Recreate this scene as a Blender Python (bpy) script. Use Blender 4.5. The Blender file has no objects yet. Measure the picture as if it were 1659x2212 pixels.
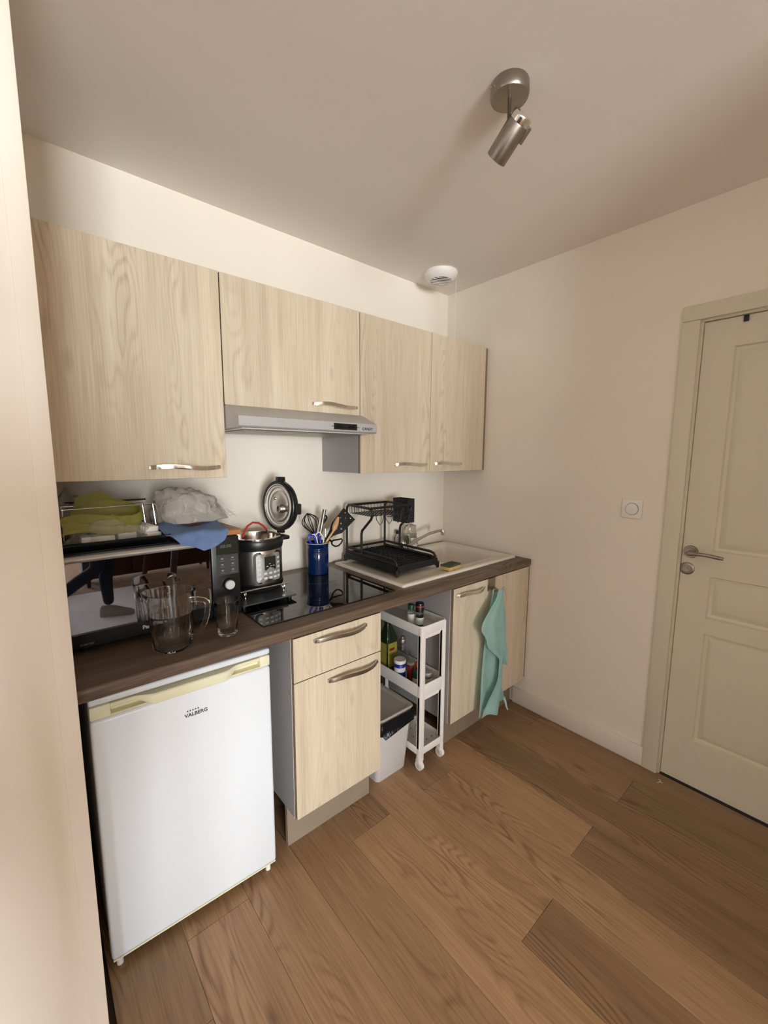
import bpy, bmesh, math, random
from mathutils import Vector, Matrix, noise as mnoise
random.seed(7)
S = bpy.context.scene
COL = S.collection
PI = math.pi

# ------------------------------------------------------------------ camera
cam_d = bpy.data.cameras.new('camera')
cam = bpy.data.objects.new('camera', cam_d); COL.objects.link(cam)
yaw, pit, rol = -0.7117, -0.1315, 0.0047
fw = Vector((-math.sin(yaw)*math.cos(pit), math.cos(yaw)*math.cos(pit), math.sin(pit)))
rt = fw.cross(Vector((0, 0, 1))).normalized(); up = rt.cross(fw)
r2 = math.cos(rol)*rt + math.sin(rol)*up; u2 = -math.sin(rol)*rt + math.cos(rol)*up
M = Matrix((r2, u2, -fw)).transposed().to_4x4(); M.translation = (-2.1654, -1.8903, 1.4782)
cam.matrix_world = M
cam_d.sensor_fit = 'HORIZONTAL'; cam_d.sensor_width = 36.0
cam_d.lens = 903.8*36.0/1659.0
cam_d.clip_start = 0.02
S.camera = cam

# ------------------------------------------------------------------ light
S.view_settings.view_transform = 'Standard'; S.view_settings.look = 'None'
S.view_settings.gamma = 1.0; S.view_settings.use_curve_mapping = False
S.view_settings.exposure = 0.0
w = bpy.data.worlds.new('sky'); S.world = w; w.use_nodes = True
w.node_tree.nodes['Background'].inputs[0].default_value = (0.75, 0.85, 1.0, 1)
w.node_tree.nodes['Background'].inputs[1].default_value = 1.0
WINX0, WINX1, WINZ0, WINZ1, WINY = -5.1, -2.9, 0.2, 2.05, -9.0
la = bpy.data.lights.new('daylight', 'AREA'); la.shape = 'RECTANGLE'
la.size = WINX1-WINX0; la.size_y = WINZ1-WINZ0; la.energy = 715; la.color = (0.94, 1.0, 1.0)
lo = bpy.data.objects.new('daylight', la); COL.objects.link(lo)
lo.location = ((WINX0+WINX1)/2, WINY-0.13, (WINZ0+WINZ1)/2); lo.rotation_euler = (PI/2, 0, 0)
S.cycles.max_bounces = 14; S.cycles.diffuse_bounces = 8; S.cycles.glossy_bounces = 6
S.cycles.transmission_bounces = 12; S.cycles.transparent_max_bounces = 16
S.cycles.sample_clamp_indirect = 6.0

# ------------------------------------------------------------------ materials
def srgb(r, g, b):
    f = lambda c: (c/255/12.92) if c/255 <= 0.04045 else ((c/255+0.055)/1.055)**2.4
    return (f(r), f(g), f(b), 1)

class NT:
    def __init__(s, m):
        m.use_nodes = True; s.t = m.node_tree; s.n = s.t.nodes; s.l = s.t.links
        s.p = s.n['Principled BSDF']
    def put(s, inp, v):
        if hasattr(v, 'links') or isinstance(v, bpy.types.NodeSocket): s.l.new(v, inp)
        else: inp.default_value = v
    def math(s, op, a, b=0.0):
        n = s.n.new('ShaderNodeMath'); n.operation = op; s.put(n.inputs[0], a); s.put(n.inputs[1], b); return n.outputs[0]
    def comb(s, x, y, z):
        n = s.n.new('ShaderNodeCombineXYZ')
        for i, v in enumerate((x, y, z)): s.put(n.inputs[i], v)
        return n.outputs[0]
    def noise(s, vec, scale, detail=3, rough=0.55, dist=0.0):
        n = s.n.new('ShaderNodeTexNoise'); s.put(n.inputs['Vector'], vec)
        n.inputs['Scale'].default_value = scale; n.inputs['Detail'].default_value = detail
        n.inputs['Roughness'].default_value = rough; n.inputs['Distortion'].default_value = dist
        return n.outputs[0]
    def ramp(s, f, stops):
        n = s.n.new('ShaderNodeValToRGB'); s.put(n.inputs[0], f)
        e = n.color_ramp.elements
        while len(e) < len(stops): e.new(0.5)
        for i, (p, c) in enumerate(stops): e[i].position = p; e[i].color = c
        return n.outputs[0]
    def mix(s, f, a, b, mode='MIX'):
        n = s.n.new('ShaderNodeMix'); n.data_type = 'RGBA'; n.blend_type = mode
        s.put(n.inputs[0], f); s.put(n.inputs[6], a); s.put(n.inputs[7], b); return n.outputs[2]
    def bump(s, h, strength=0.2, dist=0.002):
        n = s.n.new('ShaderNodeBump'); n.inputs['Strength'].default_value = strength; n.inputs['Distance'].default_value = dist
        s.put(n.inputs['Height'], h); s.l.new(n.outputs[0], s.p.inputs['Normal'])
    def obj(s):
        return s.n.new('ShaderNodeTexCoord').outputs['Object']

def mat(name, c, rough=0.5, metal=0.0, bump=None, var=0.0, **kw):
    m = bpy.data.materials.new(name); t = NT(m); p = t.p
    p.inputs['Roughness'].default_value = rough; p.inputs['Metallic'].default_value = metal
    c = c if len(c) == 4 else (*c, 1)
    v = t.obj()
    if var:
        n = t.noise(v, kw.pop('vscale', 6.0), 4)
        d = (c[0]*(1-var), c[1]*(1-var), c[2]*(1-var), 1); l = tuple(min(1, x*(1+var)) for x in c[:3])+(1,)
        t.put(p.inputs['Base Color'], t.ramp(n, [(0.3, d), (0.7, l)]))
    else:
        kw.pop('vscale', 0); p.inputs['Base Color'].default_value = c
    if bump:
        t.bump(t.noise(v, bump[0], 3), bump[1], bump[2] if len(bump) > 2 else 0.002)
    for k, x in kw.items():
        p.inputs[k.replace('_', ' ')].default_value = x
    return m

def wood(name, dark, mid, light, grain='z', across='x', strip=0.155, rough=0.5, tone_amt=0.16, figure=1.0, knots=0.0, objtone=False, fine=130, bump=0.12, objrand=True):
    m = bpy.data.materials.new(name); t = NT(m)
    sep = t.n.new('ShaderNodeSeparateXYZ'); t.l.new(t.obj(), sep.inputs[0])
    ix = {'x': 0, 'y': 1, 'z': 2}
    u = sep.outputs[ix[across]] if len(across) == 1 else t.math('ADD', sep.outputs[1], sep.outputs[2]); wv = sep.outputs[ix[grain]]
    oi = t.n.new('ShaderNodeObjectInfo')
    rnd = t.math('MULTIPLY', oi.outputs['Random'], 37.0) if objrand else 3.7
    uu = t.math('ADD', u, rnd)
    if strip:
        st = t.math('FLOOR', t.math('DIVIDE', uu, strip))
        wn = t.n.new('ShaderNodeTexWhiteNoise'); wn.noise_dimensions = '1D'; t.put(wn.inputs['W'], st); tone = wn.outputs[0]
        off = t.math('MULTIPLY', tone, 9.0)
    else:
        tone = oi.outputs['Random']; off = rnd
    ww = t.math('ADD', wv, off)
    g = t.noise(t.comb(t.math('MULTIPLY', uu, fine*1.6), t.math('MULTIPLY', ww, 4.5), 0.0), 1.0, 4, 0.65)
    g2 = t.noise(t.comb(t.math('MULTIPLY', uu, fine*0.16), t.math('MULTIPLY', ww, 0.9), 4.0), 1.0, 2, 0.5)
    fg = t.noise(t.comb(t.math('MULTIPLY', uu, 6.0), t.math('MULTIPLY', ww, 1.0), off), 1.0, 2, 0.45, 0.3)
    rings = t.math('POWER', t.math('MULTIPLY', t.math('ADD', t.math('SINE', t.math('MULTIPLY', fg, 150.0)), 1.0), 0.5), 2.5)
    msk = t.noise(t.comb(t.math('MULTIPLY', uu, 8.0), t.math('MULTIPLY', ww, 1.1), 11.0), 1.0, 1)
    msk = t.ramp(msk, [(0.50, (0, 0, 0, 1)), (0.66, (1, 1, 1, 1))])
    rg = t.math('MULTIPLY', t.math('SUBTRACT', 0.3, rings), t.math('MULTIPLY', msk, 0.22*figure))
    f = t.math('ADD', t.math('MULTIPLY', g, 0.62), t.math('ADD', t.math('MULTIPLY', g2, 0.38), rg))
    c = t.ramp(f, [(0.25, dark), (0.50, mid), (0.75, light)])
    if knots:
        vo = t.n.new('ShaderNodeTexVoronoi'); vo.inputs['Scale'].default_value = 1.0
        t.put(vo.inputs['Vector'], t.comb(t.math('MULTIPLY', uu, 6.0), t.math('MULTIPLY', ww, 1.9), off))
        k = t.ramp(vo.outputs['Distance'], [(0.02, (1, 1, 1, 1)), (0.10, (0, 0, 0, 1))])
        c = t.mix(t.math('MULTIPLY', k, knots), c, (dark[0]*0.45, dark[1]*0.4, dark[2]*0.4, 1))
    tn = t.math('ADD', 1.0-tone_amt/2, t.math('MULTIPLY', tone, tone_amt))
    c = t.mix(1.0, c, t.comb(tn, tn, tn), 'MULTIPLY')
    if objtone: c = t.mix(1.0, c, oi.outputs['Color'], 'MULTIPLY')
    t.put(t.p.inputs['Base Color'], c)
    t.p.inputs['Roughness'].default_value = rough
    t.bump(f, bump, 0.0015)
    return m

def glass(name, tint=(1, 1, 1, 1), ior=1.36, rough=0.0):
    m = bpy.data.materials.new(name); t = NT(m); p = t.p
    p.inputs['Base Color'].default_value = tint; p.inputs['Transmission Weight'].default_value = 1.0
    p.inputs['Roughness'].default_value = rough; p.inputs['IOR'].default_value = ior
    # tiny waviness of moulded glass
    t.bump(t.noise(t.obj(), 40.0, 2), 0.03, 0.001)
    return m

def film(name, c, alpha, rough=0.15, bscale=18.0, bstr=0.6):
    m = bpy.data.materials.new(name); t = NT(m); p = t.p
    p.inputs['Base Color'].default_value = c; p.inputs['Roughness'].default_value = rough
    lw = t.n.new('ShaderNodeLayerWeight'); lw.inputs[0].default_value = 0.35
    a = t.math('ADD', alpha, t.math('MULTIPLY', lw.outputs['Facing'], (1-alpha)*0.75))
    t.put(p.inputs['Alpha'], a)
    t.bump(t.noise(t.obj(), bscale, 3, 0.5, 1.6), bstr, 0.012)
    return m

MT = {}
MT['wall'] = mat('wall paint', srgb(237, 229, 217), 0.85, bump=(160, 0.05), var=0.012, vscale=3)
MT['ceil'] = mat('ceiling paint', srgb(236, 230, 224), 0.9, bump=(120, 0.05), var=0.012, vscale=2)
MT['jamb'] = mat('partition paint', srgb(226, 217, 206), 0.8, bump=(90, 0.08), var=0.012, vscale=3)
MT['doorp'] = mat('door paint', srgb(216, 209, 190), 0.55, bump=(60, 0.03), var=0.01)
MT['lroom'] = mat('grey living room paint', srgb(205, 206, 210), 0.9, var=0.02)
MT['keydim'] = mat('dim key print', srgb(128, 127, 124), 0.5, var=0.02)
MT['base'] = mat('skirting paint', srgb(232, 224, 214), 0.5, var=0.01)
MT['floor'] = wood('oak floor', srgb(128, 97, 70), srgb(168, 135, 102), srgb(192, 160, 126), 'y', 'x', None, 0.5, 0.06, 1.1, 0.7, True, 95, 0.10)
MT['sub'] = mat('dark joint', srgb(52, 36, 24), 0.9, var=0.1)
MT['oak'] = wood('greige oak laminate', srgb(177, 160, 138), srgb(204, 189, 167), srgb(221, 208, 189), 'z', 'x', 0.16, 0.5, 0.10, 0.8, 0.5, False, 150, 0.15)
MT['edge'] = mat('oak edge band', srgb(134, 116, 98), 0.6, var=0.08, vscale=20)
MT['top'] = wood('dark oak worktop', srgb(62, 48, 38), srgb(98, 80, 66), srgb(150, 130, 112), 'x', 'yz', 0.3, 0.42, 0.08, 0.8, 0.0, False, 170, 0.2, objrand=False)
MT['carc'] = mat('grey carcass', srgb(160, 159, 160), 0.5, var=0.02)
MT['carcin'] = mat('white edge strip', srgb(220, 214, 208), 0.5, var=0.02)
MT['plinth'] = mat('taupe plinth', srgb(146, 132, 116), 0.45, var=0.05, vscale=12)
MT['chrome'] = mat('polished chrome', (0.82, 0.81, 0.79), 0.12, 1.0, var=0.03)
MT['steel'] = mat('brushed steel', (0.50, 0.47, 0.44), 0.28, 1.0, var=0.06, vscale=30)
MT['nickel'] = mat('satin nickel', (0.35, 0.315, 0.28), 0.32, 1.0, var=0.05, vscale=30)
MT['hoodg'] = mat('silver grey enamel', srgb(176, 175, 176), 0.42, 0.1, var=0.02)
MT['white'] = mat('white enamel', srgb(228, 234, 243), 0.28, var=0.008)
MT['cream'] = mat('aged cream plastic', srgb(232, 228, 200), 0.4, var=0.02)
MT['wplas'] = mat('white plastic', srgb(236, 233, 230), 0.4, var=0.01)
MT['gplas'] = mat('pale grey plastic', srgb(206, 204, 204), 0.45, var=0.015)
MT['lidg'] = mat('grey plastic lid', srgb(178, 172, 166), 0.4, var=0.02)
MT['black'] = mat('black plastic', (0.008, 0.008, 0.009), 0.35, var=0.2)
MT['blackm'] = mat('black powder coat', (0.010, 0.010, 0.011), 0.5, bump=(300, 0.1), var=0.2)
MT['blackg'] = mat('black glass', (0.003, 0.003, 0.004), 0.03, var=0.1)
MT['mwin'] = mat('black mirror glass', (0.20, 0.205, 0.235), 0.015, 1.0, var=0.02)
MT['hob'] = mat('black ceramic', (0.006, 0.006, 0.007), 0.02, var=0.1, Specular_IOR_Level=0.7)
MT['sink'] = mat('beige resin', srgb(228, 221, 210), 0.4, var=0.03, vscale=40)
MT['glass'] = glass('clear glass')
MT['navy'] = mat('navy glaze', srgb(10, 32, 72), 0.12, var=0.06)
MT['cut'] = wood('orange board wood', srgb(126, 78, 44), srgb(164, 108, 66), srgb(188, 132, 86), 'x', 'y', 0.05, 0.5, 0.15, 0.6)
MT['spoonw'] = wood('pale spoon wood', srgb(168, 120, 78), srgb(206, 162, 116), srgb(224, 186, 144), 'z', 'x', None, 0.55, 0.1, 0.5)
MT['blue'] = mat('blue plastic', srgb(20, 50, 170), 0.35, var=0.05)
MT['red'] = mat('red silicone', srgb(178, 48, 34), 0.4, var=0.05)
MT['teal'] = mat('teal linen', srgb(182, 218, 214), 0.9, bump=(420, 0.25), var=0.07, vscale=14, Sheen_Weight=0.3)
MT['bcloth'] = mat('blue cloth', srgb(138, 166, 214), 0.9, bump=(380, 0.25), var=0.10, vscale=30)
MT['gbag'] = film('smoky grey film', srgb(200, 196, 192), 0.50, 0.10, 22, 0.9)
MT['cbag'] = film('clear film', srgb(215, 213, 205), 0.15, 0.08, 26, 1.0)
MT['green'] = mat('yellow green silicone', srgb(174, 172, 92), 0.45, var=0.12, vscale=12)
MT['bbag'] = mat('black bin liner', (0.012, 0.013, 0.018), 0.28, bump=(28, 0.7, 0.012), var=0.2)
MT['sponge'] = mat('yellow sponge', srgb(196, 158, 100), 0.95, bump=(260, 0.8), var=0.15, vscale=120)
MT['scour'] = mat('green scourer', srgb(62, 82, 58), 0.95, bump=(300, 0.8), var=0.25, vscale=150)
MT['oliveg'] = mat('dark green glass', (0.012, 0.022, 0.006), 0.08, var=0.1)
MT['label'] = mat('olive label', srgb(150, 142, 58), 0.6, var=0.12, vscale=40)
MT['wlabel'] = mat('white label', srgb(220, 222, 220), 0.6, var=0.03)
MT['saltb'] = mat('royal blue card', srgb(26, 42, 150), 0.4, var=0.04)
MT['gcap'] = mat('dark green cap', srgb(22, 74, 48), 0.4, var=0.06)
MT['rsauce'] = mat('red spice', srgb(126, 42, 26), 0.3, var=0.15, vscale=60)
MT['ocap'] = mat('orange red cap', srgb(206, 78, 46), 0.4, var=0.05)
MT['ink'] = mat('grey ink', srgb(60, 62, 66), 0.5, var=0.02)
MT['pale'] = mat('pale print', srgb(176, 176, 172), 0.5, var=0.02)
MT['dimtxt'] = mat('dim grey print', srgb(96, 94, 92), 0.5, var=0.02)
MT['lcd'] = mat('dark display', srgb(34, 36, 32), 0.2, var=0.05)
MT['panel'] = mat('silver panel', srgb(205, 202, 198), 0.35, 0.15, var=0.02)
MT['strip'] = mat('satin silver strip', srgb(236, 233, 229), 0.38, 0.35, var=0.02)
MT['panelc'] = mat('cooker key panel', srgb(150, 148, 145), 0.35, 0.35, var=0.02)
MT['tool'] = mat('dull steel', (0.30, 0.28, 0.26), 0.35, 1.0, var=0.06, vscale=30)
MT['key'] = mat('panel key', srgb(206, 202, 198), 0.4, var=0.02)
MT['ptop'] = mat('grey tinted plate', srgb(62, 66, 66), 0.25, var=0.05)
MT['cord'] = mat('white cord', srgb(236, 228, 214), 0.7, var=0.02)
MT['dwood'] = wood('dark red table wood', srgb(38, 20, 14), srgb(62, 34, 24), srgb(84, 48, 34), 'z', 'x', 0.1, 0.4, 0.1)
MT['jean'] = mat('dark denim', srgb(26, 32, 48), 0.9, bump=(500, 0.3), var=0.15, vscale=20)
MT['shirt'] = mat('grey knit', srgb(108, 108, 112), 0.9, bump=(400, 0.3), var=0.08)
MT['skin'] = mat('skin', srgb(206, 160, 132), 0.55, var=0.05)
MT['hair'] = mat('dark brown hair', srgb(48, 34, 26), 0.6, bump=(200, 0.6), var=0.2, vscale=60)
MT['shoe'] = mat('grey suede shoe', srgb(150, 142, 134), 0.85, bump=(300, 0.2), var=0.06)
MT['rug'] = mat('pale grey rug', srgb(240, 240, 245), 0.95, bump=(260, 0.5), var=0.06, vscale=30)  # near-white: window glare on the floor is put into the rug colour
MT['tealp'] = mat('teal tub plastic', srgb(70, 112, 108), 0.5, var=0.06)

# ------------------------------------------------------------------ building helpers
class B:
    def __init__(s): s.bm = bmesh.new()
    def box(s, x0, x1, y0, y1, z0, z1, bev=0.0, seg=2, mi=0, mtx=None):
        r = bmesh.ops.create_cube(s.bm, size=1.0)
        vs = r['verts']
        for v in vs:
            v.co = Vector((x0+(v.co.x+.5)*(x1-x0), y0+(v.co.y+.5)*(y1-y0), z0+(v.co.z+.5)*(z1-z0)))
        fs = set(f for v in vs for f in v.link_faces)
        for f in fs: f.material_index = mi
        if bev:
            es = list(set(e for v in vs for e in v.link_edges))
            rr = bmesh.ops.bevel(s.bm, geom=es, offset=bev, segments=seg, affect='EDGES', profile=0.5)
            vs = list(set(v for f in rr['faces'] for v in f.verts) | set(v for v in vs if v.is_valid))
            for f in rr['faces']: f.material_index = mi
        if mtx is not None:
            for v in vs: v.co = mtx @ v.co
        return vs
    def tube(s, pts, r, n=8, closed=False, prof=None, upv=None, mi=0):
        pts = [Vector(p) for p in pts]; N = len(pts); rings = []
        prev = None
        for i, p in enumerate(pts):
            if closed: d = (pts[(i+1) % N]-pts[i-1])
            else: d = pts[min(i+1, N-1)]-pts[max(i-1, 0)]
            d.normalize()
            if upv is not None: a = d.cross(Vector(upv))
            elif prev is None:
                a = d.cross(Vector((0, 0, 1)))
                if a.length < 1e-3: a = d.cross(Vector((0, 1, 0)))
            else: a = prev - d*prev.dot(d)
            if a.length < 1e-6: a = d.orthogonal()
            a.normalize(); prev = a; b = d.cross(a)
            rad = r[i] if isinstance(r, (list, tuple)) else r
            if prof: ring = [s.bm.verts.new(p+a*q[0]+b*q[1]) for q in prof]
            else: ring = [s.bm.verts.new(p+(a*math.cos(2*PI*k/n)+b*math.sin(2*PI*k/n))*rad) for k in range(n)]
            rings.append(ring)
        m = len(rings[0])
        for i in range(N if closed else N-1):
            A, Bq = rings[i], rings[(i+1) % N]
            for k in range(m):
                f = s.bm.faces.new((A[k], A[(k+1) % m], Bq[(k+1) % m], Bq[k])); f.material_index = mi
        if not closed:
            for q in (rings[0][::-1], rings[-1]):
                f = s.bm.faces.new(q); f.material_index = mi
        return s
    def cyl(s, p0, p1, r0, r1=None, n=24, mi=0):
        return s.tube([p0, p1], [r0, r0 if r1 is None else r1], n, mi=mi)
    def lathe(s, c, prof, n=32, mtx=None, mi=0, caps=True):
        c = Vector(c); rings = []
        for r, z in prof:
            if r < 1e-6: rings.append([s.bm.verts.new(Vector((0, 0, z)))])
            else: rings.append([s.bm.verts.new(Vector((r*math.cos(2*PI*k/n), r*math.sin(2*PI*k/n), z))) for k in range(n)])
        fs = []
        for A, Bq in zip(rings, rings[1:]):
            for k in range(n):
                a0, a1 = A[k % len(A)], A[(k+1) % len(A)]; b0, b1 = Bq[k % len(Bq)], Bq[(k+1) % len(Bq)]
                q = [a0]
                for v in (a1, b1, b0):
                    if v not in q: q.append(v)
                if len(q) > 2: fs.append(s.bm.faces.new(q))
        if caps:
            if len(rings[0]) > 1: fs.append(s.bm.faces.new(rings[0][::-1]))
            if len(rings[-1]) > 1: fs.append(s.bm.faces.new(rings[-1]))
        for f in fs: f.material_index = mi
        for ring in rings:
            for v in ring: v.co = (mtx @ v.co if mtx is not None else v.co) + c
        return s
    def prism(s, poly, f0, f1, mi=0):
        # poly: list of 2D points, f0/f1 map a 2D point to 3D for both ends
        a = [s.bm.verts.new(f0(p)) for p in poly]; b = [s.bm.verts.new(f1(p)) for p in poly]
        n = len(poly)
        for k in range(n): s.bm.faces.new((a[k], a[(k+1) % n], b[(k+1) % n], b[k])).material_index = mi
        s.bm.faces.new(a[::-1]).material_index = mi; s.bm.faces.new(b).material_index = mi
        return s
    def grid(s, f, nu, nv, mi=0):
        vs = [[s.bm.verts.new(f(i/nu, j/nv)) for j in range(nv+1)] for i in range(nu+1)]
        for i in range(nu):
            for j in range(nv):
                s.bm.faces.new((vs[i][j], vs[i+1][j], vs[i+1][j+1], vs[i][j+1])).material_index = mi
        return s

ORG = {}
def _link(name, bm, mats, org, angle=38, fix=True):
    if fix: bmesh.ops.recalc_face_normals(bm, faces=bm.faces[:])
    me = bpy.data.meshes.new(name)
    if org.length: bmesh.ops.translate(bm, vec=-org, verts=bm.verts[:])
    bm.to_mesh(me); bm.free()
    for m in (mats if isinstance(mats, (list, tuple)) else [mats]): me.materials.append(MT[m])
    me.polygons.foreach_set('use_smooth', [True]*len(me.polygons))
    me.set_sharp_from_angle(angle=math.radians(angle))
    o = bpy.data.objects.new(name, me); COL.objects.link(o)
    return o

def tag(o, label=None, cat=None, group=None, kind=None):
    if label: o['label'] = label
    if cat: o['category'] = cat
    if group: o['group'] = group
    if kind: o['kind'] = kind
    return o

def thing(name, label, cat, loc, group=None):
    o = bpy.data.objects.new(name, None); COL.objects.link(o); o.empty_display_size = 0.05
    o.location = loc; ORG[o.name] = Vector(loc)
    return tag(o, label, cat, group)

def part(name, b, mats, parent, label=None, kind=None, angle=38, fix=True):
    org = ORG[parent.name]
    o = _link(name, b.bm, mats, org, angle, fix)
    o.parent = parent
    if parent.type == 'MESH' and parent.parent is None: pass
    ORG[o.name] = org
    return tag(o, label, None, None, kind)

def solo(name, b, mats, label, cat, loc, group=None, kind=None, angle=38, fix=True):
    o = _link(name, b.bm, mats, Vector(loc), angle, fix); o.location = loc; ORG[o.name] = Vector(loc)
    return tag(o, label, cat, group, kind)

def struct(name, b, mats, label=None, angle=38):
    o = _link(name, b.bm, mats, Vector((0, 0, 0)), angle); ORG[o.name] = Vector((0, 0, 0))
    return tag(o, label, None, None, 'structure')

def text(s, parent, loc, size, m, rot=(PI/2, 0, 0), name='lettering', align='LEFT', sx=1.0, shear=0.0, off=0.0):
    cu = bpy.data.curves.new(name, 'FONT'); cu.body = s; cu.size = size; cu.extrude = 0.0003; cu.align_x = align
    cu.shear = shear; cu.offset = off; cu.resolution_u = 3
    tmp = bpy.data.objects.new('tmp', cu); COL.objects.link(tmp); bpy.context.view_layer.update()
    me = bpy.data.meshes.new_from_object(tmp.evaluated_get(bpy.context.evaluated_depsgraph_get())); me.name = name
    bpy.data.objects.remove(tmp); bpy.data.curves.remove(cu)
    me.materials.clear(); me.materials.append(MT[m])
    o = bpy.data.objects.new(name, me); COL.objects.link(o); ORG[o.name] = ORG[parent.name]
    o.parent = parent; o.location = Vector(loc)-ORG[parent.name]; o.rotation_euler = rot; o.scale = (sx, 1, 1)
    return o

def edge_mats(b, axis=1, thr=0.7):
    for f in b.bm.faces:
        f.normal_update()
        f.material_index = 0 if abs(f.normal[axis]) > thr else 1
    return b

# ------------------------------------------------------------------ room
H = 2.504; ZT = 0.9014
RX0, RX1, RY0 = -6.5, 0.0, -9.0
b = B(); b.box(RX0-.1, RX1+.1, RY0-.1, .1, -.12, -.0095)
floor = struct('floor', b, 'sub', 'oak plank floor of the kitchen and the room behind')
b = B(); b.box(RX0-.1, RX1+.1, RY0-.1, .1, H, H+.1); struct('ceiling', b, 'ceil', 'flat white painted ceiling')
b = B(); b.box(RX0-.1, RX1+.1, 0, .1, -.1, H); struct('wall_back', b, 'wall', 'white back wall behind the kitchen units')
DY0, DY1, DZ = -2.205, -1.372, 2.04
b = B(); b.box(0, .1, DY1, 0, -.1, H); b.box(0, .1, RY0, DY0, -.1, H); b.box(0, .1, DY0, DY1, DZ, H)
struct('wall_right', b, 'wall', 'white wall with the switch and the door')
b = B(); b.box(RX0, -2.1165, -.85, -.001, -.1, H); struct('wall_left', b, 'jamb', 'end of the white partition left of the kitchen')
b = B(); b.box(-2.1495, -2.1167, -.8535, -.85, 0, H, .0012)
struct('trim_1', b, 'jamb', 'flush corner strip along the partition edge')
b = B(); b.box(RX0-.1, RX0, RY0, 0, -.1, H); struct('wall_far_left', b, 'lroom')
b = B(); b.box(RX0, WINX0, RY0-.1, RY0, -.1, H); b.box(WINX1, RX1, RY0-.1, RY0, -.1, H)
b.box(WINX0, WINX1, RY0-.1, RY0, -.1, WINZ0); b.box(WINX0, WINX1, RY0-.1, RY0, WINZ1, H); struct('wall_front', b, 'lroom')
b = B(); b.box(-.99, 0, -2.62, -2.5, -.1, H); struct('wall_stub', b, 'wall')
b = B()
for x0, x1 in ((WINX0, WINX0+.05), (WINX1-.05, WINX1), ((WINX0+WINX1)/2-.04, (WINX0+WINX1)/2+.04)): b.box(x0, x1, RY0-.07, RY0-.02, WINZ0, WINZ1)
for z0, z1 in ((WINZ0, WINZ0+.06), (WINZ1-.06, WINZ1)): b.box(WINX0, WINX1, RY0-.07, RY0-.02, z0, z1)
struct('window_1', b, 'wplas', 'white framed window behind the camera')
# floor planks
PW = 0.1955
joints = {-2: -1.30, -1: -.9, 0: -.667, 1: -1.28, 2: -.40, 3: -.724, 4: -1.335, 5: -.73, 6: -1.302, 7: -.62, 8: -1.319, 9: -.79}
tones = {}
PL = 1.215
rng = random.Random(3)
cache = {}
for c in range(-6, 10):
    x0 = -1.90+PW*c; x1 = min(x0+PW, -.0005)
    j0 = joints.get(c, rng.uniform(-1.2, 0))
    k = math.ceil((0-j0)/PL)
    y = j0+k*PL
    row = 0
    while y > -3.0:
        ya, yb = y-PL, min(y, -.0005); y -= PL
        if yb < -2.9 or yb-ya < .02: continue
        if x0 < -2.12: yb = min(yb, -.855)
        if ya >= yb-.02: continue
        ya = max(ya, -3.0)
        xa = x0; xb = x1
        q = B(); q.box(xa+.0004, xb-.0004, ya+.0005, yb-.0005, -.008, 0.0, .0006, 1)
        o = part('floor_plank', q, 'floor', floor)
        ctr = (xa+xb)/2, (ya+yb)/2
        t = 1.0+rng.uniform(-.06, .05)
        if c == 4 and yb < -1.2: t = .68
        if c == 6 and yb < -1.2: t = .66  # right-hand planks: darker boards, with room shade put into the colour too
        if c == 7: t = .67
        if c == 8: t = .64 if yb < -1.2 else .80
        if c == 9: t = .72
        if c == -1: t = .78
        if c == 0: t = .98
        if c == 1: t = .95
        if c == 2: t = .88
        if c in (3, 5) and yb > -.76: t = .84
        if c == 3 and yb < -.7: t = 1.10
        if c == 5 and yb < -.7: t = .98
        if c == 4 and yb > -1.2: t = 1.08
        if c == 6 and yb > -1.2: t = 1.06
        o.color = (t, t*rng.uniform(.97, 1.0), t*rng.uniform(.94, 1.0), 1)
b = B(); b.box(RX0, RX1, RY0, -3.0, -.0094, -.0002); part('floor_boards', b, 'floor', floor, kind='stuff')
# skirting
b = B(); b.box(-.014, -.0003, -1.311, -.60, 0.0005, .097, .003); struct('baseboard_right', b, 'base', 'white skirting board between cabinet and door')
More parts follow.
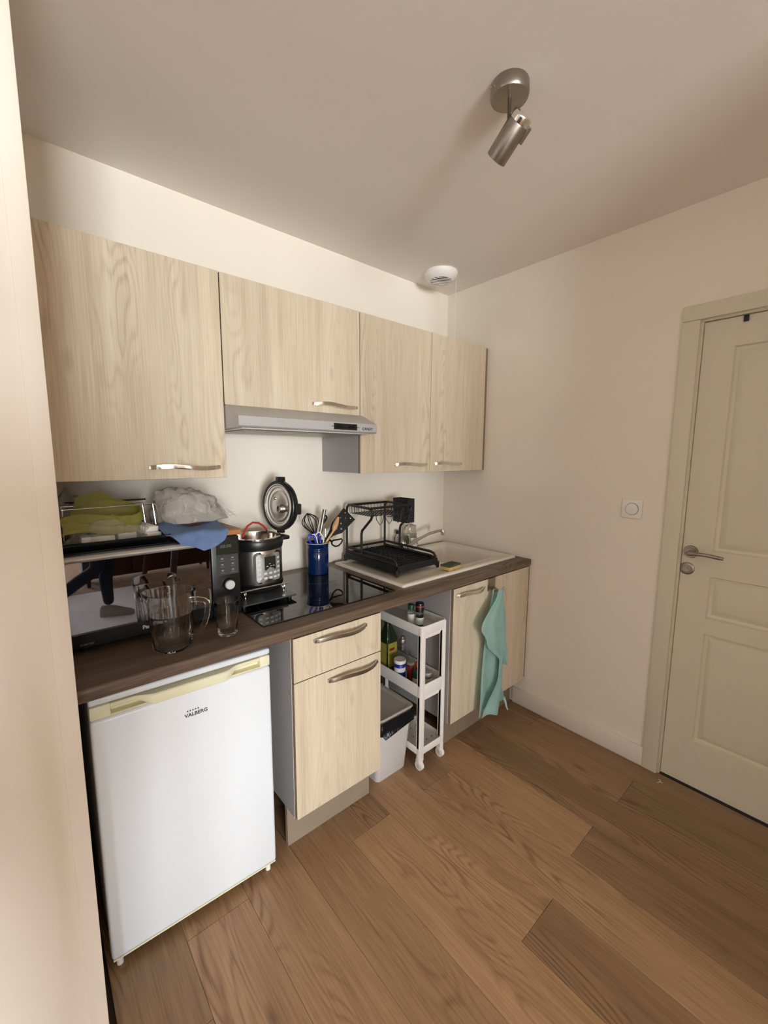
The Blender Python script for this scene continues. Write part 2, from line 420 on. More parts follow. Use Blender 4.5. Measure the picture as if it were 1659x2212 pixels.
# door casing, leaf
b = B()
for y0, y1 in ((DY1, -1.309), (-2.268, DY0)): b.box(-.018, -.0003, y0, y1, .0005, DZ-.0005, .004)
b.box(-.018, -.0003, -2.268, -1.309, DZ, DZ+.062, .004)
b.box(.0, .045, DY1-.008, DY1+.0, .0005, DZ-.009); b.box(.0, .045, DY0, DY0+.008, .0005, DZ-.009); b.box(.0, .045, DY0, DY1, DZ-.008, DZ)
struct('trim_2', b, 'doorp', 'painted door casing')
def door():
    b = B(); X = .012; yl, yr = DY1-.010, DY0+.010; z0, z1 = .006, DZ-.011
    pan = [(1.087, 1.920), (.795, .978), (.222, .724)]; py0, py1 = -1.487, yl+yr+1.487
    bm = b.bm
    ys = [yl, py0, py1, yr]; zs = [z0]+[q for p in reversed(pan) for q in p]+[z1]
    V = lambda x, y, z: bm.verts.new((x, y, z))
    def quad(*p): bm.faces.new([V(*q) for q in p])
    for i in range(3):
        for j in range(len(zs)-1):
            a, c = ys[i], ys[i+1]; d, e = zs[j], zs[j+1]
            if i == 1 and j % 2 == 1:
                # moulded panel: ogee groove, then raised field
                steps = [(0, 0), (.005, .011), (.016, .014), (.034, .003), (.042, .001)]
                prev = None
                for off, dp in steps:
                    r = [(X+dp, a-off, d+off), (X+dp, c+off, d+off), (X+dp, c+off, e-off), (X+dp, a-off, e-off)]
                    if prev:
                        for k in range(4): quad(prev[k], prev[(k+1) % 4], r[(k+1) % 4], r[k])
                    prev = r
                quad(*prev)
            else: quad((X, a, d), (X, c, d), (X, c, e), (X, a, e))
    for (p, q) in (((yl, z0), (yr, z0)), ((yr, z0), (yr, z1)), ((yr, z1), (yl, z1)), ((yl, z1), (yl, z0))):
        quad((X, *p), (X, *q), (X+.035, *q), (X+.035, *p))
    quad((X+.035, yl, z0), (X+.035, yr, z0), (X+.035, yr, z1), (X+.035, yl, z1))
    bmesh.ops.remove_doubles(bm, verts=bm.verts[:], dist=1e-5)
    return b
d1 = struct('door_1', door(), 'doorp', 'cream painted moulded door with three panels')
ry = Matrix.Rotation(-PI/2, 4, 'Y')
b = B(); b.lathe((.012, -1.413, 1.075), [(0.027, 0), (.027, .004), (.024, .008), (.019, .008), (.017, .011), (0, .011)], 28, ry)
hr = part('rosette', b, 'nickel', d1, 'ringed nickel rosette')
b = B(); b.tube([(.004, -1.413, 1.075), (-.04, -1.413, 1.075), (-.05, -1.42, 1.076), (-.053, -1.44, 1.079), (-.053, -1.48, 1.080), (-.053, -1.52, 1.076), (-.051, -1.537, 1.074)],
       [.009, .009, .0095, .008, .0075, .008, .006], 12)
part('lever', b, 'nickel', d1, 'curved nickel lever handle')
b = B(); b.lathe((.012, -1.405, .999), [(0.027, 0), (.027, .004), (.023, .007), (.015, .007), (.014, .009), (.0001, .009)], 28, ry); b.cyl((.004, -1.405, .999), (-.004, -1.405, .999), .007)
part('keyhole_rosette', b, 'nickel', d1, 'round nickel keyhole rosette')
b = B(); b.box(.004, .0118, -1.522, -1.506, 2.005, 2.028, .001)
part('black_clip', b, 'black', d1, 'small black clip at the top of the door')

# light switch
t = thing('light_switch', 'square white light switch with a round button left of the door', 'switch', (0, -1.172, 1.24))
b = B(); b.box(-.010, -.0004, -1.216, -1.128, 1.196, 1.284, .003); part('plate', b, 'wplas', t)
b = B(); b.lathe((-.010, -1.174, 1.240), [(.0265, -.001), (.0265, .0035), (.024, .005), (0, .0055)], 32, ry); part('rocker', b, 'wplas', t)
b = B(); b.tube([(-.0104, -1.174+.0275*math.cos(a), 1.240+.0275*math.sin(a)) for a in [2*PI*i/40 for i in range(40)]], .0009, 6, closed=True); part('button_gap', b, 'dimtxt', t)

# ------------------------------------------------------------------ ceiling lamp and vent
t = thing('ceiling_spotlight', 'brushed nickel spotlight on a round ceiling base, tilted down', 'lamp', (-1.052, -1.126, H))
b = B(); b.lathe((-1.052, -1.126, H-.0005), [(.050, 0), (.052, -.004), (.053, -.030), (.050, -.036), (.030, -.037), (0, -.037)], 40); part('canopy', b, 'nickel', t)
for a in (2.6, 2.95):
    b = B(); cx, cy = -1.052+.0525*math.cos(a), -1.126+.0525*math.sin(a)
    b.lathe((cx, cy, H-.014-.01*(a > 2.8)), [(0, -.003), (.0035, 0), (0, .003)], 10); part('screw', b, 'chrome', t)
b = B(); b.tube([(-1.052, -1.126, H-.034), (-1.054, -1.128, H-.085), (-1.058, -1.132, H-.100)], .0055, 12); b.lathe((-1.058, -1.132, H-.100), [(0, -.009), (.007, -.006), (.009, 0), (.007, .006), (0, .009)], 14)
part('arm', b, 'nickel', t)
ray = (Vector((-1.056, -1.13, 2.38))-Vector((-2.1654, -1.8903, 1.4782))).normalized()
ax = (r2*(-.52)+u2*(-.855)); ax = (ax-ray*ax.dot(ray)*1.12).normalized()
HC = Vector((-1.049, -1.131, 2.372))
rot = ax.to_track_quat('Z', 'Y').to_matrix().to_4x4()
b = B(); b.lathe(HC, [(.0295, -.034), (.0308, -.032), (.0308, .058), (.029, .060), (.028, .054), (.022, .050), (0, .050)], 36, rot); part('lamp_head', b, 'nickel', t)
b = B(); b.lathe(HC, [(0, -.054), (.026, -.054), (.029, -.051), (.0295, -.047), (.0295, -.0345), (.0285, -.034)], 36, rot); part('collar', b, 'chrome', t, 'polished collar')
b = B(); px = rot @ Vector((1, 0, 0)); 
side = (r2*0.9+u2*(-.3)); side = (side-ax*side.dot(ax)).normalized()
bq = side.cross(ax)
pc = HC+side*.034-ax*.022
for vv in [b.box(-.005, .005, -.008, .008, -.02, .02, .001, 1)]:
    mm = Matrix((side, bq, ax)).transposed().to_4x4(); mm.translation = pc
    for v in vv: v.co = mm @ v.co
part('side_clip', b, 'nickel', t)

t = thing('extract_vent', 'round white domed extract vent on the ceiling near the corner', 'vent', (-.292, -.199, H))
VC = (-.292, -.199, H-.0005)
b = B(); b.lathe(VC, [(.090, 0), (.093, -.006), (.091, -.016), (.080, -.032), (.066, -.043), (.062, -.045), (.058, -.044), (.056, -.024), (0, -.024)], 48); part('dome', b, 'wplas', t)
b = B(); b.lathe(VC, [(.0555, -.0245), (.0555, -.0255), (0, -.0255)], 32); part('opening', b, 'black', t)
dv = Vector((-.5, -.87, 0)).normalized(); dp = Vector((dv.y, -dv.x, 0))
for sl_off in (-.040, -.0195, .001, .0215, .042):
    L = math.sqrt(max(.0001, .0575**2-sl_off**2))
    b = B(); c = Vector(VC)+dv*sl_off
    b.tube([c+dp*(L*(k/6-1))+dv*(.006*(k/6-1)**2)+Vector((0, 0, -.0455)) for k in range(13)], 0, prof=[(-.0032, -.0009), (.0032, -.0009), (.0032, .0009), (-.0032, .0009)], upv=(0, 0, 1)); part('slat', b, 'wplas', t)
b = B(); b.tube([(-.232, -.262, H-.02), (-.2005, -.232, H-.045), (-.200, -.232, 2.3), (-.192, -.226, 2.125)], .0016, 6); part('pull_cord', b, 'cord', t, 'thin white pull cord')

# ------------------------------------------------------------------ cabinets
def handle_bm(xc, y, z, L, out=.026, wave=.004):
    b = B(); N = 26; pts = []
    for i in range(N+1):
        q = i/N
        pts.append((xc+L*(q-.5), y-.004-out*min(1, math.sin(PI*q)**.55), z+wave*math.sin(2*PI*q)))
    b.tube(pts, 0, prof=[(-.003, -.0072), (.003, -.0072), (.0038, 0), (.003, .0072), (-.003, .0072)], upv=(0, 0, 1))
    for q in (0.0, 1.0):
        x = xc+L*(q-.5)
        b.box(x-.006, x+.006, y-.010, y-.0002, z-.006, z+.006, .001, 1)
    return b
def front(name, x0, x1, z0, z1, y1, parent, th=.018):
    b = B(); b.box(x0, x1, y1-th, y1, z0, z1, .0008, 1); edge_mats(b)
    return part(name, b, ['oak', 'edge'], parent)
UY = -.3265
def carcass(x0, x1, y0, y1, z0, z1, parent, shelf=True, base=True, th=.018):
    b = B()
    b.box(x0, x0+th, y0, y1, z0, z1); b.box(x1-th, x1, y0, y1, z0, z1)
    b.box(x0+th, x1-th, y0, y1, z0, z0+th); b.box(x0+th, x1-th, y0, y1, z1-th, z1); b.box(x0+th, x1-th, y1-.006, y1, z0+th, z1-th)
    return part('carcass', b, 'carc', parent)
XA, XB, XC = -1.5875, -.9651, -.4921
ca = thing('wall_cabinet', 'tall oak wall cabinet at the left, above the microwave', 'cabinet', (-1.85, 0, 1.3995), 'oak wall cabinets')
carcass(-2.112, XA-.002, UY+.0195, -.0005, 1.401, 2.118, ca)
f = front('door', -2.111, XA-.002, 1.3995, 2.1194, UY+.018, ca); part('handle', handle_bm(-1.731, UY, 1.438, .224), 'chrome', f, 'chrome bow handle')
cb = thing('wall_cabinet', 'shorter oak wall cabinet mounted over the cooker hood', 'cabinet', (-1.276, 0, 1.6647), 'oak wall cabinets')
carcass(XA+.001, XB-.001, UY+.0195, -.0005, 1.667, 2.118, cb)
f = front('door', XA+.002, XB-.0015, 1.6647, 2.1194, UY+.018, cb); part('handle', handle_bm(-1.104, UY, 1.6975, .226), 'chrome', f, 'chrome bow handle')
cc = thing('wall_cabinet', 'double-door oak wall cabinet in the corner, right of the hood', 'cabinet', (-.48, 0, 1.3995), 'oak wall cabinets')
carcass(XB, -.021, UY+.0195, -.0005, 1.4005, 2.118, cc)
f = front('door', XB+.0015, XC-.001, 1.3995, 2.1194, UY+.018, cc); part('handle', handle_bm(-.6355, UY, 1.4385, .226), 'chrome', f, 'chrome bow handle')
f = front('door', XC+.001, -.022, 1.3995, 2.1194, UY+.018, cc); part('handle', handle_bm(-.3475, UY, 1.441, .224), 'chrome', f, 'chrome bow handle')
b = B(); b.box(-.0205, -.0005, UY+.004, UY+.022, 1.3995, 2.1194); part('filler_strip', b, 'edge', cc)

# hood
hd = thing('cooker_hood', 'slim silver grey cooker hood under the short wall cabinet', 'cooker hood', (-1.277, 0, 1.575))
hx0, hx1 = -1.586, -.9665
b = B(); poly = [(-.001, 1.663), (-.001, 1.5785), (-.44, 1.5785), (-.446, 1.580), (-.450, 1.585), (-.450, 1.617), (-.345, 1.6625)]
# taper the slanted top towards both ends like a pressed lid
bm = b.bm
b.prism(poly, lambda p: Vector((hx0+(.0 if p[0] > -.34 or p[1] < 1.63 else .0), p[0], p[1])), lambda p: Vector((hx1, p[0], p[1])))
part('shell', b, 'hoodg', hd)
b = B(); b.box(hx0+.018, hx1-.018, -.43, -.02, 1.574, 1.5784, .001, 1); part('underside', b, 'panel', hd)
for k in range(2):
    b = B(); x0 = hx0+.04+k*.275
    for i in range(22): b.box(x0+i*.012, x0+i*.012+.006, -.40, -.12, 1.5715, 1.5739)
    part('grease_filter', b, 'steel', hd, kind=None)
b = B(); b.box(-1.205, -1.066, -.4525, -.4502, 1.5875, 1.6125)
es = [e for e in b.bm.edges if abs(e.verts[0].co.y-e.verts[1].co.y) > .001]
bmesh.ops.bevel(b.bm, geom=es, offset=.0115, segments=6, affect='EDGES'); cpn = part('control_panel', b, 'black', hd, 'black switch panel')
for x in (-1.165, -1.105):
    b = B(); b.box(x-.017, x+.011, -.456, -.4526, 1.596, 1.606, .001, 1); part('slider', b, 'blackg', cpn)
text('CANDY', hd, (-1.050, -.4505, 1.5905), .0165, 'ink', shear=.25, off=.0004)

# base units
BY = -.6690
bc = thing('base_cabinet', 'narrow oak base cabinet with drawer and door under the hob', 'cabinet', (-1.33, -.6, 0))
bx0, bx1 = -1.5165, -1.1260
carcass(bx0, bx1, BY+.0195, -.03, .172, ZT-.040, bc)
b = B(); b.box(bx0-.0005, bx0+.001, BY+.0192, BY+.021, .172, ZT-.04); part('edge_strip', b, 'carcin', bc)
f = front('drawer', bx0, bx1, .7010, ZT-.0405, BY+.018, bc); part('handle', handle_bm(-1.3205, BY, .833, .222), 'steel', f, 'satin bow handle')
f = front('door', bx0, bx1, .1765, .6980, BY+.018, bc); part('handle', handle_bm(-1.264, BY, .664, .222), 'steel', f, 'satin bow handle')
b = B(); b.box(-1.513, -1.1175, -.583, -.565, .0005, .171, .001, 1); b.box(-1.135, -1.1175, -.565, -.3, .0005, .171); part('plinth', b, 'plinth', bc)
for y in (-.12,):
    for x in (-1.48, -1.17):
        b = B(); b.cyl((x, y, .001), (x, y, .171), .018); part('foot', b, 'black', bc)
sc = thing('base_cabinet', 'oak sink base cabinet in the corner, behind the hanging towel', 'cabinet', (-.34, -.6, 0))
sx0, sx1, sxm = -.6760, -.016, -.345
b = B(); y0, y1, z0, z1 = BY+.0195, -.03, .172, ZT-.040
b.box(sx0, sx0+.018, y0, y1, z0, z1); b.box(sx1-.018, sx1, y0, y1, z0, z1); b.box(sx0+.018, sx1-.018, y0, y1, z0, z0+.018); b.box(sx0+.018, sx1-.018, y1-.006, y1, z0+.018, z1)
part('carcass', b, 'carc', sc)
b = B(); b.box(sx0-.0005, sx0+.001, BY+.0192, BY+.021, .172, ZT-.04); part('edge_strip', b, 'carcin', sc)
f = front('door', sx0, sxm-.001, .1765, ZT-.0405, BY+.018, sc); part('handle', handle_bm(-.553, BY, .827, .208), 'chrome', f, 'chrome bow handle')
f = front('door', sxm+.001, sx1, .1765, ZT-.0405, BY+.018, sc)
b = B(); b.box(-.0155, -.0148+.014, BY+.004, -.64, .1856, ZT-.041); part('filler_strip', b, 'edge', sc)
b = B(); b.box(-.62, -.0165, -.583, -.565, .0005, .171, .001, 1); part('plinth', b, 'edge', sc)

# worktop with a cut-out for the sink basin
WD = -.6720; zb = ZT-.038
wt = B(); R = .009
prof = [(-.56, zb), (WD+R, zb)]+[(WD+R-R*math.sin(a), zb+R-R*math.cos(a)) for a in [PI/2*i/5 for i in range(1, 6)]]
prof += [(WD+R-R*math.cos(a), ZT-R+R*math.sin(a)) for a in [PI/2*i/5 for i in range(0, 6)]]+[(-.56, ZT)]
wt.prism(prof, lambda p: Vector((-2.1155, p[0], p[1])), lambda p: Vector((-.0006, p[0], p[1])))
wt.box(-2.1155, -.475, -.56, -.0005, zb, ZT); wt.box(-.09, -.0006, -.56, -.0005, zb, ZT); wt.box(-.475, -.09, -.09, -.0005, zb, ZT); wt.box(-.475, -.09, -.56, -.52, zb, ZT)
solo('worktop', wt, 'top', 'dark brown wood-effect worktop along the whole kitchen wall', 'worktop', (-1.06, -.33, zb), angle=50)

# hob
hb = thing('induction_hob', 'black glass hob set flush in the worktop beside the microwave', 'hob', (-1.285, -.345, ZT))
b = B(); b.box(-1.588, -.983, -.598, -.088, ZT+.0003, ZT+.0045, .001, 1); gl = part('glass_plate', b, 'hob', hb)
b = B()
for cx, cy, r in ((-1.43, -.44, .10), (-1.43, -.22, .075), (-1.14, -.44, .075), (-1.14, -.22, .10)):
    pts = [(cx+r*math.cos(a), cy+r*math.sin(a), ZT+.0046) for a in [2*PI*i/48 for i in range(48)]]
    b.tube(pts, .0003, 4, closed=True)
part('zone_rings', b, 'dimtxt', gl)

# sink
kx0, kx1, ky0, ky1 = -.930, -.034, -.592, -.050
sk = thing('kitchen_sink', 'beige resin sink with drainer in the corner of the worktop', 'sink', (-.48, -.32, ZT))
def sink():
    b = B(); bm = b.bm; zt, z0 = ZT+.0115, ZT+.0003
    bx = (-.470, -.095, -.515, -.098)
    def ring(x0, x1, y0, y1, z, r, n=5):
        vs = []
        for (cx, cy, a0) in ((x1-r, y1-r, 0), (x0+r, y1-r, PI/2), (x0+r, y0+r, PI), (x1-r, y0+r, 1.5*PI)):
            for i in range(n): 
                a = a0+PI/2*i/(n-1); vs.append(bm.verts.new((cx+r*math.cos(a), cy+r*math.sin(a), z)))
        return vs
    rs = [ring(kx0, kx1, ky0, ky1, z0, .008), ring(kx0, kx1, ky0, ky1, zt-.003, .008), ring(kx0+.003, kx1-.003, ky0+.003, ky1-.003, zt, .008),
          ring(kx0+.028, kx1-.022, ky0+.030, ky1-.030, zt, .012), ring(kx0+.034, kx1-.027, ky0+.035, ky1-.035, zt-.004, .012),
          ring(bx[0], bx[1], bx[2], bx[3], zt-.005, .03), ring(bx[0]+.006, bx[1]-.006, bx[2]+.006, bx[3]-.006, zt-.014, .03),
          ring(bx[0]+.015, bx[1]-.015, bx[2]+.015, bx[3]-.015, zt-.155, .04), ring(bx[0]+.04, bx[1]-.04, bx[2]+.04, bx[3]-.04, zt-.172, .04)]
    n = len(rs[0])
    for A, C in zip(rs, rs[1:]):
        for k in range(n): bm.faces.new((A[k], A[(k+1) % n], C[(k+1) % n], C[k]))
    bm.faces.new(rs[-1][::-1])
    return b
part('bowl', sink(), 'sink', sk, angle=50)
b = B(); b.lathe((-.282, -.306, ZT-.1604), [(.040, 0), (.041, .002), (.030, .003), (.025, -.002), (0, -.002)], 28); part('drain', b, 'chrome', sk)

fc = thing('tap', 'chrome mixer tap with a thin curved spout over the sink', 'tap', (-.475, -.105, ZT+.008))
b = B(); b.lathe((-.475, -.105, ZT+.0078), [(.026, 0), (.026, .006), (.021, .012), (.020, .055), (.017, .065), (0, .070)], 24); part('tap_body', b, 'chrome', fc)
b = B(); b.tube([(-.475, -.105, ZT+.03), (-.42, -.115, ZT+.052), (-.36, -.13, ZT+.082), (-.30, -.15, ZT+.108), (-.245, -.172, ZT+.121), (-.215, -.182, ZT+.123)], [.0095, .0092, .009, .009, .009, .009], 12); part('spout', b, 'chrome', fc)
b = B(); b.lathe((-.210, -.184, ZT+.095), [(.0105, 0), (.012, .003), (.012, .028), (.010, .034), (0, .035)], 18); part('aerator', b, 'chrome', fc)
b = B(); b.tube([(-.475, -.105, ZT+.07), (-.478, -.07, ZT+.088), (-.48, -.06, ZT+.092)], [.008, .006, .007], 10); part('lever', b, 'chrome', fc)

# ------------------------------------------------------------------ fridge
fr = thing('fridge', 'white under-counter fridge with a cream handle strip at the left', 'fridge', (-1.835, -.35, 0))
fx0, fx1 = -2.0845, -1.5845
def fb(name, m, x0, x1, y0, y1, z0, z1, bev, parent=None, label=None, seg=3):
    b = B(); b.box(x0, x1, y0, y1, z0, z1, bev, seg)
    sl = (-.634+.615)/(fx1-fx0)
    for v in b.bm.verts: v.co.y += sl*(v.co.x-fx0)
    return part(name, b, m, parent or fr, label)
fb('cabinet_body', 'gplas', fx0+.004, fx1-.004, -.565, -.08, .05, .812, .004)
fb('compressor_recess', 'black', fx0+.02, fx1-.02, -.54, -.10, .012, .0495, .002)
fb('lid', 'white', fx0-.001, fx1+.001, -.612, -.07, .8185, .8385, .006)
dr = fb('door', 'white', fx0, fx1, -.615, -.567, .036, .778, .009)
fb('bottom_trim', 'cream', fx0+.003, fx1-.003, -.613, -.570, .0306, .0358, .001, seg=1)
# cream handle strip with scooped grip
b = B(); N = 48; L = fx1-fx0
def hz(u): 
    x = (u-.5)*L
    return x
cream = B()
cream.box(fx0, fx1, -.588, -.567, .7785, .8155, .003, 1)
cream.box(fx0, fx0+.048, -.612, -.586, .7785, .8155, .004, 2); cream.box(fx1-.034, fx1, -.612, -.586, .7785, .8155, .004, 2)
cream.box(fx0+.044, fx1-.03, -.612, -.586, .7785, .7845, .002, 1)
# projecting bridge grip across the middle, thinning at both ends
rows = []
for i in range(N+1):
    u = .09+.845*i/N; x = fx0+L*u
    c = abs(u-.5)/.415
    k = 1.0 if c < .46 else max(0.0, 1-(c-.46)/.25)
    k = k*k*(3-2*k)
    out = -.002+.020*k; hgt = .009+.020*k
    rows.append((x, out, hgt))
poly = []
bm = cream.bm; rings = []
for x, out, hgt in rows:
    ztop = .812; y0 = -.586; yo = -.612-out
    rings.append([bm.verts.new((x, y0, ztop-hgt)), bm.verts.new((x, yo+.003, ztop-hgt-.002)), bm.verts.new((x, yo, ztop-hgt+.003)), bm.verts.new((x, yo+.001, ztop-.003)), bm.verts.new((x, yo+.004, ztop)), bm.verts.new((x, y0, ztop))])
for A, C in zip(rings, rings[1:]):
    for k in range(6): bm.faces.new((A[k], A[(k+1) % 6], C[(k+1) % 6], C[k]))
bm.faces.new(rings[0]); bm.faces.new(rings[-1][::-1])
sl = (-.634+.615)/(fx1-fx0)
for v in bm.verts: v.co.y += sl*(v.co.x-fx0)
hs = part('handle_strip', cream, 'cream', fr, 'aged cream grip strip')
tl = text('VALBERG', fr, (-1.857, -.6245, .699), .0158, 'ink', rot=(PI/2, 0, math.atan(sl)), off=.0003)
for i in range(5):
    b = B(); x = -1.848+i*.0075; z = .7155; y = -.615+sl*(x-fx0)-.0004
    b.prism([(x-.0028, z), (x+.0028, z), (x, z+.0055)], lambda p: Vector((p[0], y, p[1])), lambda p: Vector((p[0], y-.0003, p[1]))); part('emblem_mark', b, 'ink', fr)
for x in (fx0+.02, fx1-.025):
    b = B(); y = -.595+sl*(x-fx0); b.cyl((x, y, .0005), (x, y, .036), .009, .009, 14); part('foot', b, 'wplas', fr)

# ------------------------------------------------------------------ microwave
mw = thing('microwave', 'black microwave oven with mirrored door and silver strip on the worktop', 'microwave', (-1.855, -.25, ZT))
mx0, mx1, my = -2.106, -1.606, -.460; mz0, mz1 = .925, 1.203; mp = -1.7045
b = B(); b.box(mx0, mx1, my+.021, -.06, mz0, mz1, .004); part('case', b, 'black', mw)
b = B(); b.box(mx0, mp-.001, my, my+.02, mz0, mz1-.001, .004); dd = part('door', b, 'black', mw)
b = B(); b.box(mx0+.004, mp-.004, my-.0022, my+.001, .967, 1.1785, .0008, 1); part('window_glass', b, 'mwin', dd, 'mirror black door glass')
b = B()
N = 20
b.grid(lambda u, v: Vector((mx0+.001+(mp-.002-mx0)*u, my-.0035-.010*math.sin(PI*v)-.003*math.sin(PI*u), 1.1785+.0185*v)), N, 8)
bmesh.ops.solidify(b.bm, geom=b.bm.faces[:], thickness=.002); part('silver_strip', b, 'strip', dd, 'silver strip along the top of the door')
b = B(); b.box(mp+.0008, mx1, my, my+.02, mz0, mz1-.001, .004); cp = part('control_panel', b, 'black', mw)
b = B(); b.box(mp+.018, mx1-.006, my-.0012, my+.001, 1.142, 1.188, .0004, 1); part('display', b, 'lcd', cp)
text('88:88', cp, (-1.674, my-.0016, 1.164), .016, 'dimtxt', name='display_digits', sx=1.1, shear=.1)
b = B(); b.box(mp+.018, mx1-.006, my-.0012, my+.001, 1.068, 1.139, .0004, 1); part('key_field', b, 'ptop', cp)
for r in range(3):
    for c in range(2):
        b = B(); x = -1.672+c*.036; z = 1.124-r*.021
        b.box(x, x+.008, my-.0018, my, z, z+.005); b.box(x-.003, x+.011, my-.0018, my, z-.006, z-.005); part('key_mark', b, 'keydim', cp)
b = B(); b.lathe((-1.650, my, 1.035), [(.021, 0), (.021, .012), (.019, .016), (0, .017)], 36, Matrix.Rotation(PI/2, 4, 'X')); part('dial_ring', b, 'black', cp)
b = B(); b.lathe((-1.650, my-.010, 1.035), [(.0165, 0), (.0165, .010), (.0145, .013), (0, .0135)], 36, Matrix.Rotation(PI/2, 4, 'X')); part('dial', b, 'panel', cp, 'round silver dial')
b = B(); b.box(-1.668, -1.632, my-.002, my, .945, .998, .001, 1); part('open_button', b, 'black', cp)
text('Panasonic', dd, (-1.921, my-.0006, .9425), .0165, 'pale', off=.0005)
text('inverter', dd, (-2.082, my-.0006, .9335), .011, 'dimtxt', shear=.3)
for x in (mx0+.04, mx1-.04):
    for y in (my+.05, -.1):
        b = B(); b.cyl((x, y, ZT+.0003), (x, y, mz0+.001), .014, .016, 14); part('foot', b, 'black', mw)

# ------------------------------------------------------------------ glassware
jx, jy = -1.860, -.556
def lathe_glass(c, outer, inner, n=48, flute=None, spout=None):
    b = B(); prof = outer+inner[::-1]; bm = b.bm; rings = []
    no = len(outer)
    for i, (r, z) in enumerate(prof):
        if r < 1e-6: rings.append([bm.verts.new((c[0], c[1], c[2]+z))]); continue
        ring = []
        for k in range(n):
            a = 2*PI*k/n; rr = r
            if flute and i < no and flute[0] < z < flute[1]: rr *= 1+flute[2]*math.cos(flute[3]*a)
            if spout:
                d = math.atan2(math.sin(a-spout[0]), math.cos(a-spout[0]))
                kz = max(0, (z-spout[1])/(spout[2]-spout[1]))
                rr += spout[3]*kz**1.5*math.exp(-(d/.38)**2)
            ring.append(bm.verts.new((c[0]+rr*math.cos(a), c[1]+rr*math.sin(a), c[2]+z)))
        rings.append(ring)
    for A, C in zip(rings, rings[1:]):
        for k in range(n):
            q = [A[k % len(A)]]
            for v in (A[(k+1) % len(A)], C[(k+1) % len(C)], C[k % len(C)]):
                if v not in q: q.append(v)
            if len(q) > 2: bm.faces.new(q)
    return b
jg = thing('jug', 'clear ribbed jug with an angular handle in front of the microwave', 'jug', (jx, jy, ZT))
ang_h = math.radians(-38); ang_s = ang_h+PI
outer = [(0, .0004), (.050, .0004), (.0545, .003), (.056, .010), (.0575, .06), (.060, .105), (.0605, .112), (.063, .116), (.0645, .150), (.0655, .172), (.0655, .175)]
inner = [(0, .008), (.048, .008), (.052, .014), (.054, .06), (.0565, .105), (.0600, .118), (.0615, .150), (.0625, .172), (.0633, .175)]
part('jug_body', lathe_glass((jx, jy, ZT), outer, inner, 120, (.012, .104, .035, 24), (ang_s, .10, .175, .020)), 'glass', jg, angle=60)
hx, hy = math.cos(ang_h), math.sin(ang_h)
b = B(); b.tube([(jx+hx*r, jy+hy*r, ZT+z) for r, z in ((.0575, .148), (.080, .150), (.100, .147), (.108, .140), (.110, .128), (.106, .100), (.098, .075), (.085, .052), (.070, .036), (.0545, .030))], 0,
    prof=[(-.007, -.0045), (.007, -.0045), (.007, .0045), (-.007, .0045)], upv=(-hy, hx, 0)); 
part('jug_handle', b, 'glass', jg, angle=60)
tx, ty = -1.698, -.568
ou = [(0, .0004), (.027, .0004), (.0295, .003), (.0305, .010), (.0345, .055), (.0375, .095), (.0395, .1135), (.0395, .1145)]
inn = [(0, .010), (.025, .010), (.0275, .014), (.0320, .055), (.0352, .095), (.0377, .1135), (.0385, .1145)]
solo('drinking_glass', lathe_glass((tx, ty, ZT), ou, inn, 56), 'glass', 'empty clear tumbler on the worktop right of the jug', 'glass', (tx, ty, ZT), angle=60)

# ------------------------------------------------------------------ pot stand and pressure cooker
zp = .926
ps = thing('warming_stand', 'low dark plate stand with chrome rail under the pressure cooker', 'stand', (-1.47, -.25, ZT+.0045))
b = B(); b.box(-1.585, -1.362, -.420, -.100, zp-.006, zp, .0015, 1); pl = part('plate', b, 'ptop', ps)
for x in (-1.57, -1.38):
    for y in (-.39, -.12):
        b = B(); b.cyl((x, y, ZT+.0047), (x, y, zp-.0055), .009, .009, 14); part('foot', b, 'black', ps)
b = B(); b.tube([(-1.583, -.352, zp+.030), (-1.366, -.352, zp+.030)], .0032, 10); part('rail', b, 'chrome', ps)
for x in (-1.548, -1.385):
    b = B(); pts = [(x, -.352+.008*math.cos(a), zp+.008+.0*a+.012*(1+math.sin(a))) for a in [2*PI*i/16 for i in range(16)]]
    b.tube(pts, .0024, 8, closed=True); b.cyl((x, -.352, zp), (x, -.352, zp+.009), .004, .003, 10); part('rail_post', b, 'chrome', ps)
px_, py_ = -1.445, -.231
pc = thing('pressure_cooker', 'open electric pressure cooker, steel body and black base, right of the microwave', 'pressure cooker', (px_, py_, zp))
c = (px_, py_, zp)
b = B(); b.lathe(c, [(.090, .0006), (.100, .006), (.107, .020), (.108, .038), (.105, .0385)], 56); part('base_shell', b, 'black', pc)
b = B(); b.lathe(c, [(.1045, .0385), (.1052, .041), (.1052, .172), (.1045, .174)], 64); part('steel_body', b, 'steel', pc)
b = B(); b.lathe(c, [(.1045, .174), (.108, .176), (.111, .190), (.113, .209), (.110, .216), (.101, .216), (.100, .20), (.100, .178)], 56)
for sx in (-1, 1):
    b.box(px_+sx*.122-.022, px_+sx*.122+.022, py_-.030, py_+.030, zp+.193, zp+.211, .006, 2)
part('collar', b, 'black', pc)
b = B(); b.lathe(c, [(.0995, .178), (.0995, .218), (.1055, .2205), (.1055, .2225), (.097, .2235), (.0955, .218), (.094, .11), (.088, .085), (0, .083)], 56, caps=False); part('inner_pot', b, 'chrome', pc)
